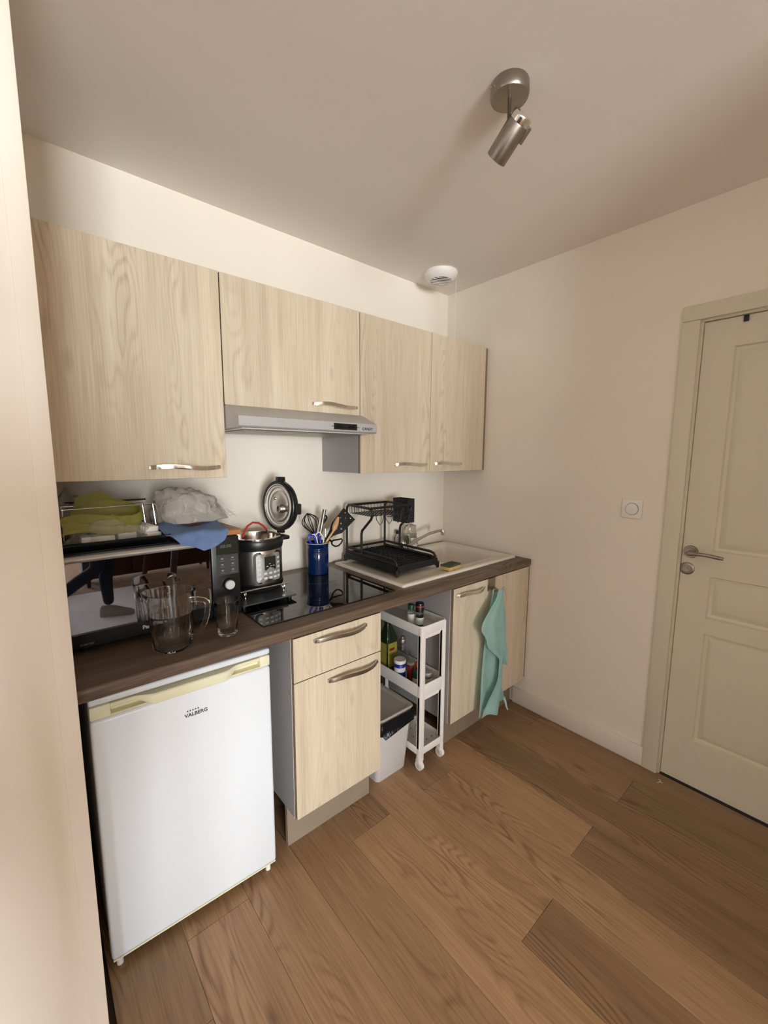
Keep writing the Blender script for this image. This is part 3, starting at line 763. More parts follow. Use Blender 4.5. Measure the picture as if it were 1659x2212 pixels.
# control panel wrapped on the front
PA = -PI/2+math.radians(4)
def cyl_patch(b, a0, a1, z0, z1, r, nu=16, nv=4, th=.004, round_=.0):
    def f(u, v):
        a = a0+(a1-a0)*u
        return Vector((px_+r*math.cos(a), py_+r*math.sin(a), zp+z0+(z1-z0)*v))
    g = B(); 
    hw = (a1-a0)/2*r; hh = (z1-z0)/2; rr = round_
    ac = (a0+a1)/2; zc = (z0+z1)/2
    pts = []
    for (cx, cy, s0) in ((hw-rr, hh-rr, 0), (-hw+rr, hh-rr, PI/2), (-hw+rr, -hh+rr, PI), (hw-rr, -hh+rr, 1.5*PI)):
        for i in range(6):
            s = s0+PI/2*i/5; pts.append((cx+rr*math.cos(s), cy+rr*math.sin(s)))
    n = len(pts)
    def m(p, q, rad):
        a = ac+p/r; return Vector((px_+rad*math.cos(a), py_+rad*math.sin(a), zp+zc+q))
    outs = []
    for rad, k in ((r-.004, 1), (r+th, 1), (r+th, .66), (r+th, .33)):
        outs.append([b.bm.verts.new(m(p*k, q*k, rad)) for p, q in pts])
    for A, C in zip(outs, outs[1:]):
        for k in range(n): b.bm.faces.new((A[k], A[(k+1) % n], C[(k+1) % n], C[k]))
    cv = b.bm.verts.new(m(0, 0, r+th))
    for k in range(n): b.bm.faces.new((outs[-1][k], outs[-1][(k+1) % n], cv))
    return b
part('panel_frame', cyl_patch(B(), PA-.60, PA+.60, .040, .171, .1055, th=.003, round_=.02), 'black', pc)
pn = part('control_panel', cyl_patch(B(), PA-.50, PA+.50, .048, .163, .1085, th=.002, round_=.014), 'panelc', pc, 'silver key panel')
text('Instant Pot', pc, (px_+.110*math.cos(PA)+.002, py_+.110*math.sin(PA)-.0022, zp+.1535), .0088, 'ink', rot=(PI/2, 0, PA+PI/2), align='CENTER')
part('display', cyl_patch(B(), PA-.20, PA+.26, .096, .151, .1105, th=.0006, round_=.003), 'lcd', pn)
for cx, zz in [(-.40, z) for z in (.064, .083, .102, .121, .140)]+[(.40, z) for z in (.064, .083, .102, .121, .140)]+[(-.17, .083), (0.03, .083), (.22, .083), (-.17, .064), (0.03, .064), (.22, .064)]:
    part('key', cyl_patch(B(), PA+cx-.062, PA+cx+.062, zz-.0045, zz+.0045, .1105, th=.0008, round_=.003), 'key', pn)
for cx, zz in ((-.1, .112), (.05, .112), (.16, .112), (.0, .121)):
    part('display_mark', cyl_patch(B(), PA+cx-.035, PA+cx+.035, zz-.0015, zz+.0015, .1111, th=.0003, round_=.001), 'pale', pn)
# lid standing in the handle slot
LS = .94; lc = Vector((-1.314, -.200, 1.262)); nrm = Vector((-.985, -.17, .03)).normalized()
rl = nrm.to_track_quat('Z', 'Y').to_matrix().to_4x4()
ld = thing('pressure_cover', 'round pressure cooker lid standing upright on the cooker handle', 'cooker lid', (lc.x, lc.y, 1.142))
b = B(); b.lathe(lc, [(0.0000, -0.0427), (0.0465, -0.0408), (0.0837, -0.0323), (0.1042, -0.0171), (0.1107, -0.0057), (0.1116, 0.0114), (0.1088, 0.0152), (0.0986, 0.0152), (0.0967, 0.0057), (0.0000, 0.0029)], 56, rl); part('shell', b, 'black', ld)
b = B(); b.lathe(lc, [(0.0963, 0.0062), (0.0963, 0.0133), (0.0930, 0.0133), (0.0902, 0.0066), (0.0837, 0.0047), (0.0781, 0.0076), (0.0744, 0.0057), (0.0372, 0.0076), (0.0000, 0.0085)], 56, rl); stl = part('steel_plate', b, 'chrome', ld, 'steel inner plate')
b = B(); pts = [lc+rl @ Vector((.0855*math.cos(a), .0855*math.sin(a), .0100)) for a in [2*PI*i/48 for i in range(48)]]; b.tube(pts, .0042, 8, closed=True); part('sealing_ring', b, 'key', ld, 'translucent sealing ring')
lx = rl.to_3x3() @ Vector((1, 0, 0)); ly = rl.to_3x3() @ Vector((0, 1, 0))
def lid_at(dy, dz, dn): 
    hdir = Vector((0, 0, 1)); hdir = (hdir-nrm*hdir.dot(nrm)).normalized(); sd = hdir.cross(nrm).normalized()
    return lc+sd*dy+hdir*dz+nrm*dn
b = B(); b.lathe(lid_at(.018, -.012, .006), [(0.0186, 0.0000), (0.0195, 0.0038), (0.0177, 0.0114), (0.0140, 0.0152), (0.0093, 0.0133), (0.0000, 0.0133)], 28, rl); part('valve_cap', b, 'steel', ld)
b = B(); b.lathe(lid_at(-.03, .03, .007), [(0.0065, 0.0000), (0.0065, 0.0047), (0.0000, 0.0057)], 16, rl); part('float_valve', b, 'steel', ld)
hdir = (Vector((0, 0, 1))-nrm*nrm.z).normalized(); sd = hdir.cross(nrm).normalized()
mm = Matrix((nrm, sd, hdir)).transposed().to_4x4(); mm.translation = lc
for (y0, y1, z0, z1, n0, n1) in ((-.018, .018, .104, .127, -.016, .012), (.102, .123, -.030, .016, -.02, .010)):
    b = B(); b.box(n0, n1, y0, y1, z0, z1, .004, 2, mtx=mm); part('lid_tab', b, 'black', ld)
b = B(); b.box(-.014, .006, -.018, .018, -.121, -.102, .003, 2, mtx=mm); part('hinge_fin', b, 'black', ld)
# red spoon in the pot
sp = thing('serving_spoon', 'spoon with an arched red handle leaning in the open pressure cooker', 'spoon', (-1.40, -.23, 1.05))
b = B(); pts = []
P = [(-1.505, -.245, 1.150), (-1.497, -.24, 1.172), (-1.480, -.235, 1.192), (-1.455, -.23, 1.204), (-1.428, -.225, 1.199), (-1.406, -.222, 1.184), (-1.392, -.220, 1.168)]
b.tube(P, .0042, 10); part('handle', b, 'red', sp, 'red bent handle')
b = B(); b.tube([P[-1], (-1.384, -.219, 1.150), (-1.380, -.219, 1.08)], [.003, .0025, .003], 8); part('neck', b, 'chrome', sp)
b = B(); b.lathe((-1.380, -.219, 1.060), [(0, -.026), (.012, -.018), (.016, 0), (.011, .018), (.003, .026), (0, .027)], 16); part('spoon_bowl', b, 'chrome', sp)

# ------------------------------------------------------------------ utensil crock
kx, ky, kz = -1.094, -.148, ZT+.0047
cr = thing('utensil_crock', 'glossy navy blue utensil crock standing on the hob', 'crock', (kx, ky, kz))
b = B(); b.lathe((kx, ky, kz), [(0, 0), (.050, 0), (.053, .003), (.0535, .07), (.0535, .110), (.0525, .112), (.0535, .114), (.0535, .119), (.0525, .121), (.0535, .123), (.0535, .128), (.0525, .130), (.0535, .132), (.0545, .146), (.0585, .1535), (.0570, .155), (.0520, .147), (.049, .13), (.049, .008), (0, .008)], 56, caps=False); part('pot', b, 'navy', cr)
b = B(); pts = [(kx+.0580*math.cos(a), ky+.0580*math.sin(a), kz+.1545) for a in [2*PI*i/48 for i in range(48)]]; b.tube(pts, .0014, 6, closed=True); part('rim', b, 'key', cr, 'pale worn rim')
g = None
def ut(name, label, cat): return thing(name, label, cat, (kx, ky, kz+.02), g)
# whisk
u = ut('whisk', 'black balloon whisk at the left of the navy crock', 'whisk')
tip = Vector((-1.141, -.135, 1.206)); neck = Vector((-1.104, -.150, 1.090)); bot = Vector((-1.079, -.160, .938))
b = B(); b.tube([bot, neck], [.006, .0075], 10); part('handle', b, 'black', u)
axw = (tip-neck); Lw = axw.length; axw.normalize(); s1 = axw.cross(Vector((0, 1, 0))).normalized(); s2 = axw.cross(s1)
for i in range(4):
    a = PI*i/4+.2; dr_ = s1*math.cos(a)+s2*math.sin(a); pts = []
    for k in range(25):
        q = -1+2*k/24; sgn = 1 if q >= 0 else -1; q = abs(q)
        tt = 1-q**1.0
        rad = .038*math.sin(PI*min(1, (1-tt)**.0 if False else 1)*0+PI*(.5*(1-abs(1-q)) if False else q*.5))*1.0
        # profile: bulb
        z = 1-q; rad = .038*(math.sin(PI*(z**1.6)) if z > .0 else 0) + .004*q
        zz = z
        pts.append(neck+axw*(Lw*zz)+dr_*(sgn*rad))
    b = B(); b.tube(pts, .0024, 6); part('wire_loop', b, 'black', u)
u = ut('ladle', 'steel utensil with a straight tubular handle in the navy crock', 'ladle')
b = B(); b.tube([(-1.082, -.140, .925), (-1.0775, -.140, 1.079), (-1.040, -.132, 1.216)], [.007, .0085, .0095], 14); part('handle', b, 'tool', u)
b = B(); b.tube([(-1.043, -.140, 1.06), (-1.041, -.138, 1.12)], [.003, .003], 8); b.lathe((-1.05, -.140, 1.045), [(0, -.012), (.009, -.008), (.011, 0), (.008, .01), (0, .014)], 14); part('clip_end', b, 'chrome', u)
u = ut('hook_spatula', 'black hooked plastic utensil behind the steel handle in the crock', 'utensil')
b = B(); b.tube([(-1.075, -.118, .93), (-1.055, -.112, 1.10), (-1.046, -.110, 1.135), (-1.036, -.11, 1.148), (-1.020, -.11, 1.160), (-1.012, -.11, 1.172), (-1.018, -.11, 1.180), (-1.040, -.11, 1.184)], [.004, .005, .007, .009, .006, .005, .005, .004], 10); part('hook', b, 'black', u)
# slotted spatula
u = ut('slotted_spatula', 'wide black spatula with round holes, top right of the crock', 'spatula')
O = Vector((-1.044, -.154, 1.066)); E1 = Vector((-.900, -.137, 1.175)); d = (E1-O).normalized(); nn = Vector((-.35, -.92, .15)); nn = (nn-d*nn.dot(d)).normalized(); sv = d.cross(nn).normalized()
if sv.x < 0: sv = -sv
Lh = (E1-O).length
def spat(u_, v_): return O+d*u_+sv*v_
poly = [(-.005, -.006), (.05, -.022), (.085, -.038), (Lh+.012, -.043), (Lh+.012, .043), (.085, .036), (.04, .012), (-.005, .006)]
b = B()
# blade built as a lattice so that the holes are real
holes = [(Lh-.010+.008, -.020), (Lh-.002, .020), (Lh-.022, 0.0), (Lh-.042, -.022), (Lh-.042, .022), (Lh-.062, 0.0), (Lh-.082, -.020), (Lh-.082, .020), (Lh-.100, 0.0), (Lh-.022, -.034)]
mr = 0.0042
bm = b.bm
import mathutils.geometry as geo
loops = [poly]+[[(hu+mr*math.cos(-2*PI*i/10), hv+mr*math.sin(-2*PI*i/10)) for i in range(10)] for hu, hv in holes[:9]]
flat = [Vector((p[0], p[1], 0)) for L_ in loops for p in L_]
tris = geo.tessellate_polygon([[Vector((p[0], p[1], 0)) for p in L_] for L_ in loops])
va = [bm.verts.new(spat(p.x, p.y)-nn*.0012) for p in flat]; vb = [bm.verts.new(spat(p.x, p.y)+nn*.0012) for p in flat]
for tr in tris:
    try: bm.faces.new([va[i] for i in tr]); bm.faces.new([vb[i] for i in reversed(tr)])
    except ValueError: pass
i0 = 0
for L_ in loops:
    n = len(L_)
    for k in range(n):
        a0, a1 = i0+k, i0+(k+1) % n
        bm.faces.new((va[a0], va[a1], vb[a1], vb[a0]))
    i0 += n
part('blade', b, 'blackm', u)
b = B(); b.tube([(-1.118, -.150, .925), O-d*.005, O+d*.05], [.005, .005, .004], 10); part('handle', b, 'blackm', u)
# wooden spoon
u = ut('wooden_spoon', 'pale wooden spoon leaning in front of the black spatula', 'spoon')
b = B(); b.tube([(-1.124, -.168, .925), (-1.058, -.172, 1.060), (-1.016, -.174, 1.112)], [.0055, .0058, .0052], 12); part('handle', b, 'spoonw', u)
b = B(); A0 = Vector((-1.018, -.174, 1.109)); A1 = Vector((-.984, -.170, 1.176)); dd_ = (A1-A0); 
for_ = []
N = 12
b.tube([A0+dd_*(i/N) for i in range(N+1)], [.0052+.0085*math.sin(PI*(i/N)**.8)*(1 if i < N else 0) for i in range(N+1)], 14); part('spoon_bowl', b, 'spoonw', u)
# scissors (blue/white)
u = ut('scissors', 'scissors with blue and white loop handles at the front of the crock', 'scissors')
def loop(cx, cz, rx, rz, tilt, y, r, n=28, ytilt=0.0):
    pts = []
    for i in range(n):
        a = 2*PI*i/n; p = rx*math.cos(a); q = rz*math.sin(a)
        pts.append((cx+p*math.cos(tilt)-q*math.sin(tilt), y+ytilt*p, cz+p*math.sin(tilt)+q*math.cos(tilt)))
    return pts
b = B(); b.tube(loop(-1.136, 1.082, .017, .027, .55, -.172, .004), .0052, 8, closed=True); part('loop_handle', b, 'blue', u, 'small blue loop')
b = B(); b.tube(loop(-1.112, 1.084, .013, .033, .38, -.178, .004), .0052, 8, closed=True); part('loop_handle', b, 'blue', u, 'long blue loop')
b = B(); b.tube([(-1.124, -.184, 1.106), (-1.113, -.185, 1.117), (-1.101, -.185, 1.114), (-1.088, -.184, 1.096), (-1.081, -.183, 1.074), (-1.083, -.178, 1.045), (-1.09, -.172, 1.0)], .0034, 8); part('white_rim', b, 'wplas', u, 'white edge of the handle')
b = B(); b.tube([(-1.141, -.178, 1.107), (-1.130, -.182, 1.109), (-1.121, -.183, 1.094), (-1.112, -.181, 1.058), (-1.104, -.176, 1.015)], .0026, 8); part('white_rim', b, 'wplas', u)
b = B(); b.tube([(-1.116, -.172, 1.055), (-1.098, -.160, .93)], [.006, .002], 4); part('blade', b, 'steel', u)
u = ut('kitchen_scissors', 'black-handled scissors with one loop hanging right over the crock rim', 'scissors')
b = B(); b.tube([(-1.011, -.148, 1.047), (-.998, -.142, 1.056), (-.965, -.138, 1.055), (-.944, -.138, 1.056), (-.937, -.138, 1.050), (-.945, -.138, 1.035), (-.962, -.138, 1.023), (-.980, -.138, 1.021), (-1.000, -.140, 1.032), (-1.009, -.146, 1.041)], .0042, 8, closed=True); part('loop_handle', b, 'black', u)
b = B(); b.tube([(-1.009, -.147, 1.052), (-1.034, -.148, 1.068), (-1.050, -.148, 1.055), (-1.062, -.148, .94)], [.006, .006, .004, .002], 6); part('blade', b, 'black', u)

# ------------------------------------------------------------------ dish rack
zs = ZT+.0118
dk = thing('dish_rack', 'black two-tier dish rack on the sink drainer', 'dish rack', (-.72, -.265, zs))
rx0, rx1, ry0, ry1 = -.862, -.578, -.475, -.058
b = B()
b.box(rx0, rx1, ry0, ry1, .936, .940)
for (x0, x1, y0, y1) in ((rx0, rx1, ry0, ry0+.004), (rx0, rx1, ry1-.004, ry1), (rx0, rx0+.004, ry0, ry1), (rx1-.004, rx1, ry0, ry1)): b.box(x0, x1, y0, y1, .930, .962)
b.box(rx0-.006, rx1+.006, ry0-.006, ry1+.006, .952, .955) if False else None
for y in (ry0, ry1):
    for i in range(2):
        pass
# arched skirt under the tray
for (p0, p1, ax_) in (((rx0, ry0), (rx1, ry0), 0), ((rx0, ry1), (rx1, ry1), 0), ((rx0, ry0), (rx0, ry1), 1), ((rx1, ry0), (rx1, ry1), 1)):
    P0 = Vector((*p0, 0)); P1 = Vector((*p1, 0)); L = (P1-P0).length; dq = (P1-P0)/L
    top_ = []; bo = []
    n_ = Vector((dq.y, -dq.x, 0))*.0018
    N = 24
    for s in (-1, 1):
        pass
    for i in range(N):
        u0, u1 = i/N, (i+1)/N
        z_ = lambda q: .938-.024*max(0, (1-min(q, 1-q)*L/.055))**1.8 if min(q, 1-q)*L < .055 else .938
        q0, q1 = P0+dq*(L*u0), P0+dq*(L*u1)
        vs = []
        for pt, zz in ((q0, z_(u0)), (q1, z_(u1)), (q1, .950), (q0, .950)):
            vs.append((pt, zz))
        A = [b.bm.verts.new((p.x+n_.x, p.y+n_.y, z)) for p, z in vs]; C = [b.bm.verts.new((p.x-n_.x, p.y-n_.y, z)) for p, z in vs]
        b.bm.faces.new(A); b.bm.faces.new(C[::-1])
        b.bm.faces.new((A[0], C[0], C[1], A[1])); b.bm.faces.new((A[2], C[2], C[3], A[3]))
part('drip_tray', b, 'blackm', dk, fix=True)
for x in (rx0, rx1):
    for y in (ry0, ry1):
        b = B(); b.tube([(x, y, zs), (x, y, .945)], [.007, .010], 10); part('foot', b, 'blackm', dk)
R_ = .0066
for x in (rx0+.006, rx1-.006):
    for zr, yo in ((.990, 0), (.968, .004)):
        b = B(); b.tube([(x, ry1-.006, zr), (x, ry0+.045, zr), (x, ry0+.022, zr-.006), (x, ry0+.010+yo, zr-.020), (x, ry0+.007+yo, .945)], R_, 10); part('side_rail', b, 'blackm', dk)
b = B(); b.tube([(rx0+.006, ry1-.006, .985), (rx1-.006, ry1-.006, .985)], R_, 10); part('back_rail', b, 'blackm', dk)
# inner wire basket of the lower tier
b = B()
for i in range(15):
    x = rx0+.02+i*(rx1-rx0-.04)/14; b.tube([(x, ry0+.014, .958), (x, ry1-.01, .958)], .0017, 6)
for i in range(10):
    y = ry0+.03+i*.04
    if y < ry1: b.tube([(rx0+.008, y, .960), (rx1-.008, y, .960)], .0017, 6)
for i in range(9):
    y = ry0+.05+i*.036; b.tube([(rx0+.10, y, .960), (rx0+.10, y+.012, .992), (rx0+.10, y+.024, .960)], .0017, 6)
part('wire_basket', b, 'blackm', dk)
# frame of the top tier
zt2 = 1.222; tf = -.285
for x in (rx0+.006, rx1-.006):
    b = B(); b.tube([(x, ry1-.006, .945), (x, ry1-.006, zt2-.03), (x, ry1-.012, zt2-.010), (x, ry1-.03, zt2), (x, tf+.025, zt2-.004), (x, tf+.004, zt2-.012), (x, tf, zt2-.034), (x, tf+.012, zt2-.058), (x, -.200, 1.098), (x, -.194, 1.080), (x, -.194, .945)], R_, 12); part('side_frame', b, 'blackm', dk)
for y in (ry1-.018, tf+.012):
    b = B(); b.tube([(rx0+.006, y, zt2-.002), (rx1-.006, y, zt2-.002)], R_, 10); part('cross_rail', b, 'blackm', dk)
b = B(); zl = zt2-.045
for i in range(9):
    y = tf+.03+i*.021; b.tube([(rx0+.006, y, zt2-.002), (rx0+.012, y, zl), (rx1-.012, y, zl), (rx1-.006, y, zt2-.002)], .0014, 6)
for i in range(11):
    x = rx0+.026+i*.0232; b.tube([(x, tf+.012, zt2-.004), (x, tf+.016, zl), (x, ry1-.022, zl), (x, ry1-.018, zt2-.004)], .0014, 6)
part('upper_basket', b, 'blackm', dk)
for i in range(4):
    x = rx0+.03+i*.062
    b = B(); b.tube([(x, tf+.008, zt2-.006), (x+.002, tf, zt2-.060), (x+.020, tf-.006, zt2-.088), (x+.032, tf-.010, zt2-.074), (x+.052, tf-.006, zt2-.010)], .002, 8); part('cup_hook', b, 'blackm', dk)
b = B(); b.tube([(rx1-.006, -.085, zt2-.09), (rx1+.055, -.095, zt2-.085), (rx1+.092, -.110, zt2-.020), (rx1+.086, -.106, zt2-.012), (rx1+.048, -.09, zt2-.060), (rx1+.02, -.085, zt2-.095)], .002, 8); part('cup_hook', b, 'blackm', dk)
# cutlery caddy hung on the right of the top tier
cd = thing('cutlery_caddy', 'black perforated cutlery caddy hooked on the right of the dish rack', 'caddy', (-.54, -.18, 1.112))
def slab_holes(b, o, du, dv_, wd, ht, th, holes, rr):
    loops = [[(0, 0), (wd, 0), (wd, ht), (0, ht)]]+[[(hu+rr*math.cos(-2*PI*i/8), hv+rr*math.sin(-2*PI*i/8)) for i in range(8)] for hu, hv in holes]
    flat = [p for L_ in loops for p in L_]
    tris = geo.tessellate_polygon([[Vector((p[0], p[1], 0)) for p in L_] for L_ in loops])
    nn_ = du.cross(dv_).normalized()*th
    va = [b.bm.verts.new(o+du*p[0]+dv_*p[1]) for p in flat]; vb = [b.bm.verts.new(o+du*p[0]+dv_*p[1]+nn_) for p in flat]
    for tr in tris: b.bm.faces.new([va[i] for i in tr]); b.bm.faces.new([vb[i] for i in reversed(tr)])
    i0 = 0
    for L_ in loops:
        n = len(L_)
        for k in range(n): b.bm.faces.new((va[i0+k], va[i0+(k+1) % n], vb[i0+(k+1) % n], vb[i0+k]))
        i0 += n
qx0, qx1, qy0, qy1, qz0, qz1 = -.570, -.512, -.235, -.120, 1.114, 1.246
b = B(); X_, Y_, Z_ = Vector((1, 0, 0)), Vector((0, 1, 0)), Vector((0, 0, 1))
hl = [(.022+.036*i, .025+.030*j) for i in range(3) for j in range(3)]
slab_holes(b, Vector((qx0, qy0, qz0)), Y_, Z_, qy1-qy0, qz1-qz0, .002, hl, .0045)
slab_holes(b, Vector((qx1-.002, qy0, qz0)), Y_, Z_, qy1-qy0, qz1-qz0, .002, hl, .0045)
h2 = [(.018+.022*i, .025+.030*j) for i in range(2) for j in range(3)]
slab_holes(b, Vector((qx0, qy0, qz0)), X_, Z_, qx1-qx0, qz1-qz0, -.002, h2, .0045)
slab_holes(b, Vector((qx0, qy1-.002, qz0)), X_, Z_, qx1-qx0, qz1-qz0, -.002, [], .004)
b.box(qx0, qx1, qy0, qy1, qz0-.002, qz0+.001)
part('caddy_box', b, 'blackm', cd)
b = B(); b.tube([(qx0+.004, -.16, qz1-.03), (qx0-.010, -.16, zt2+.0045), (qx0-.016, -.16, zt2+.0045), (qx0-.0165, -.16, zt2-.02)], .002, 6); part('hook', b, 'blackm', cd)

# bottles behind the rack
def bottle(b, c, prof, n=28, sx=1, sy=1):
    m = Matrix.Diagonal((sx, sy, 1, 1)); b.lathe(c, prof, n, m); return b
ds = thing('detergent_bottle', 'clear dish soap bottle with a printed label behind the dish rack', 'bottle', (-.368, -.058, ZT+.0118))
dc = (-.368, -.058, ZT+.0118)
b = B(); bottle(b, dc, [(0, 0), (.044, 0), (.047, .005), (.047, .05), (.044, .075), (.046, .098), (.047, .125), (.042, .142), (.020, .150), (.012, .153), (.012, .158), (0, .158)], 36, 1, .75); part('bottle_body', b, 'glass', ds)
b = B(); bottle(b, dc, [(0, .004), (.042, .004), (.0445, .008), (.0445, .05), (.0415, .075), (.0435, .092), (0, .092)], 32, 1, .72)
MT['soap'] = mat('pale soap', srgb(205, 210, 196), 0.1, var=0.02, Transmission_Weight=0.8)
part('soap_level', b, 'soap', ds)
b = B(); b.lathe((dc[0], dc[1], dc[2]+.158), [(.011, 0), (.012, .002), (.012, .016), (.008, .020), (.007, .032), (0, .033)], 20); part('cap', b, 'gplas', ds)
b = B()
b.grid(lambda u, v: Vector((dc[0]+.0478*math.sin((u-.5)*1.7+.25), dc[1]-.0478*.76*math.cos((u-.5)*1.7+.25)-.0006, dc[2]+.012+.058*v)), 14, 2)
lb = part('bottle_label', b, 'wlabel', ds, fix=False)
text('HOTE', ds, (dc[0]-.008, dc[1]-.0385, dc[2]+.026), .017, 'ink', rot=(PI/2, 0, .16))
sb = thing('small_dark_bottle', 'small dark bottle on the worktop behind the rack post', 'bottle', (-.455, -.030, ZT+.0118))
b = B(); bottle(b, (-.452, -.036, ZT+.0001), [(0, 0), (.022, 0), (.023, .003), (.023, .085), (.014, .10), (.012, .11), (0, .11)]); part('bottle_body', b, 'glass', sb)
b = B(); bottle(b, (-.452, -.036, ZT+.11), [(0.013, 0), (.014, .002), (.014, .022), (0, .023)]); part('cap', b, 'black', sb)
sb.location.z = ZT; 
for ch in sb.children: ch.location.z = .0118
# sponge
sgp = thing('sponge', 'yellow kitchen sponge with a green scouring top on the sink edge', 'sponge', (-.548, -.545, ZT+.0118))
mz = Matrix.Translation((-.548, -.537, ZT+.0118)) @ Matrix.Rotation(.10, 4, 'Z')
b = B(); b.box(-.050, .050, -.030, .030, 0.0002, .018, .004, 2, mtx=mz); part('foam', b, 'sponge', sgp)
b = B(); b.box(-.050, .050, -.030, .030, .0182, .026, .002, 1, mtx=mz); part('scouring_pad', b, 'scour', sgp, 'dark green pad')

# ------------------------------------------------------------------ things on the microwave
ztp = mz1+.0005
ty0, ty1, txa, txb = -.455, -.07, -2.108, -1.822
bt = thing('baking_tray', 'black baking tray holding bags and racks on top of the microwave', 'tray', (-1.96, -.26, ztp))
b = B(); bm = b.bm
def trr(x0, x1, y0, y1, z): return [bm.verts.new(p) for p in ((x0, y0, z), (x1, y0, z), (x1, y1, z), (x0, y1, z))]
rs = [trr(txa+.012, txb-.012, ty0+.018, ty1-.012, ztp), trr(txa+.004, txb-.004, ty0+.010, ty1-.004, ztp+.022), trr(txa, txb, ty0+.002, ty1, ztp+.024), trr(txa, txb, ty0, ty1, ztp+.028), trr(txa+.008, txb-.008, ty0+.014, ty1-.008, ztp+.026), trr(txa+.016, txb-.016, ty0+.022, ty1-.016, ztp+.003)]
for A, C in zip(rs, rs[1:]):
    for k in range(4): bm.faces.new((A[k], A[(k+1) % 4], C[(k+1) % 4], C[k]))
bm.faces.new(rs[0][::-1]); bm.faces.new(rs[-1])
part('pan', b, 'blackg', bt)
zi = ztp+.0035
# wire rack
wr = thing('wire_rack', 'chrome wire rack standing in the baking tray on the microwave', 'rack', (-1.96, -.25, zi))
ri = .0018
b = B()
b.tube([(-2.085, -.33, 1.315), (-1.838, -.33, 1.318), (-1.834, -.33, 1.312), (-1.826, -.335, zi+.002)], ri, 8)
b.tube([(-2.085, -.26, 1.318), (-1.862, -.26, 1.320), (-1.858, -.26, 1.314), (-1.850, -.265, zi+.002)], ri, 8)
part('long_wire', b, 'chrome', wr)
for x, y in ((-1.868, -.30), (-1.846, -.345)):
    b = B(); b.tube([(x, y, 1.318), (x+.006, y-.004, zi+.03), (x+.008, y-.005, zi+.002)], ri, 8); part('leg', b, 'chrome', wr)
b = B(); b.tube([(-1.838, -.20, 1.317), (-1.838, -.335, 1.317)], ri, 8); b.tube([(-2.085, -.20, 1.316), (-2.085, -.335, 1.316)], ri, 8); b.tube([(-2.085, -.33, 1.315), (-2.088, -.335, zi+.002)], ri, 8); b.tube([(-2.085, -.20, 1.316), (-2.088, -.195, zi+.002)], ri, 8); part('end_wire', b, 'chrome', wr)
# white slotted rack
wc = thing('slotted_rack', 'white slotted plastic rack at the right end of the baking tray', 'rack', (-1.87, -.30, zi))
mz = Matrix.Translation((-1.872, -.305, zi+.0215)) @ Matrix.Rotation(math.radians(8), 4, 'Z')
b = B(); b.box(-.022, .022, -.100, .100, -.0213, .004, .002, 1, mtx=mz); part('base', b, 'wplas', wc)
for i in range(9):
    b = B(); y = -.080+i*.021; b.box(-.020, .020, y, y+.008, .0042, .022, .003, 2, mtx=mz); part('slat', b, 'wplas', wc)
for i, (x0, x1, y0, y1, z1) in enumerate(((-2.05, -1.965, -.395, -.345, .030), (-1.955, -1.905, -.38, -.30, .040))):
    b = B(); b.box(x0, x1, y0, y1, zi+.0003, zi+z1, .003, 2)
    solo('white_box', b, 'wplas', ('long white box lying at the front of the baking tray, under the green band', 'short white box beside the slotted rack in the baking tray')[i], 'box', ((x0+x1)/2, (y0+y1)/2, zi))
# green silicone folded band
b = B()
def grn(u, v):
    # a wide band folded like a hairpin: two long layers joined by a bend at the right
    if u < .42:
        q = u/.42; x = -2.095+.165*q; y = -.395+.012*math.sin(3*q); z = zi+.064-.006*q+.005*math.sin(7*q); tw = .75+.2*q; wd = .060+.012*math.sin(PI*q)
    elif u < .62:
        q = (u-.42)/.20; a = -PI/2+PI*q; x = -1.930+.050*math.cos(a); y = -.335+.050*math.sin(a); z = zi+.058+.034*q*q*(3-2*q); tw = .95+.2*q; wd = .060+.030*q
    else:
        q = (u-.62)/.38; x = -1.930-.125*q; y = -.285+.01*q; z = zi+.092+.010*math.sin(PI*q); tw = 1.15; wd = .090+.030*math.sin(PI*min(1, q*1.4))
    wv = (v-.5)*wd
    return Vector((x+.008*math.sin(5*v+u*9), y+wv*math.cos(tw)*.8, max(zi+.032, z+wv*math.sin(tw)+.006*math.sin(4*PI*v+8*u))))
b.grid(grn, 44, 8); bmesh.ops.solidify(b.bm, geom=b.bm.faces[:], thickness=.003)
solo('green_mat', b, 'green', 'folded yellow-green silicone sheet lying over the wire rack', 'mat', (-2.0, -.33, zi+.04))
# thin black skewer across the back
b = B(); b.tube([(-2.075, -.20, 1.3245), (-1.845, -.24, 1.3270)], .0028, 8)
solo('skewer', b, 'black', 'long thin black rod lying across the back of the wire rack', 'rod', (-1.96, -.22, 1.322))
def crumple(seed, cx, cy, z0, rx, ry, h, nu=36, nv=18, amp=.16, flat=.25, sk=(0, 0)):
    b = B(); bm = b.bm; rings = []
    for j in range(nv+1):
        ph = PI*j/nv; ring = []
        for i in range(nu):
            a = 2*PI*i/nu; d = Vector((math.sin(ph)*math.cos(a), math.sin(ph)*math.sin(a), math.cos(ph)))
            n1 = mnoise.noise(d*2.0+Vector((seed, 0, 0))); n2 = mnoise.noise(d*5.0+Vector((0, seed, 0))); n3 = abs(mnoise.noise(d*9.0+Vector((0, 0, seed))))
            k = 1+amp*(n1*1.2+n2*.7-n3*.6)
            zz = max(-flat, d.z*k)
            ring.append(bm.verts.new((cx+rx*d.x*k+sk[0]*zz, cy+ry*d.y*k+sk[1]*zz, z0+h*(zz+flat)/(1+flat))))
            if j in (0, nv): break
        rings.append(ring)
    for A, C in zip(rings, rings[1:]):
        for i in range(nu):
            q = [A[i % len(A)]]
            for v in (A[(i+1) % len(A)], C[(i+1) % len(C)], C[i % len(C)]):
                if v not in q: q.append(v)
            if len(q) > 2: bm.faces.new(q)
    return b
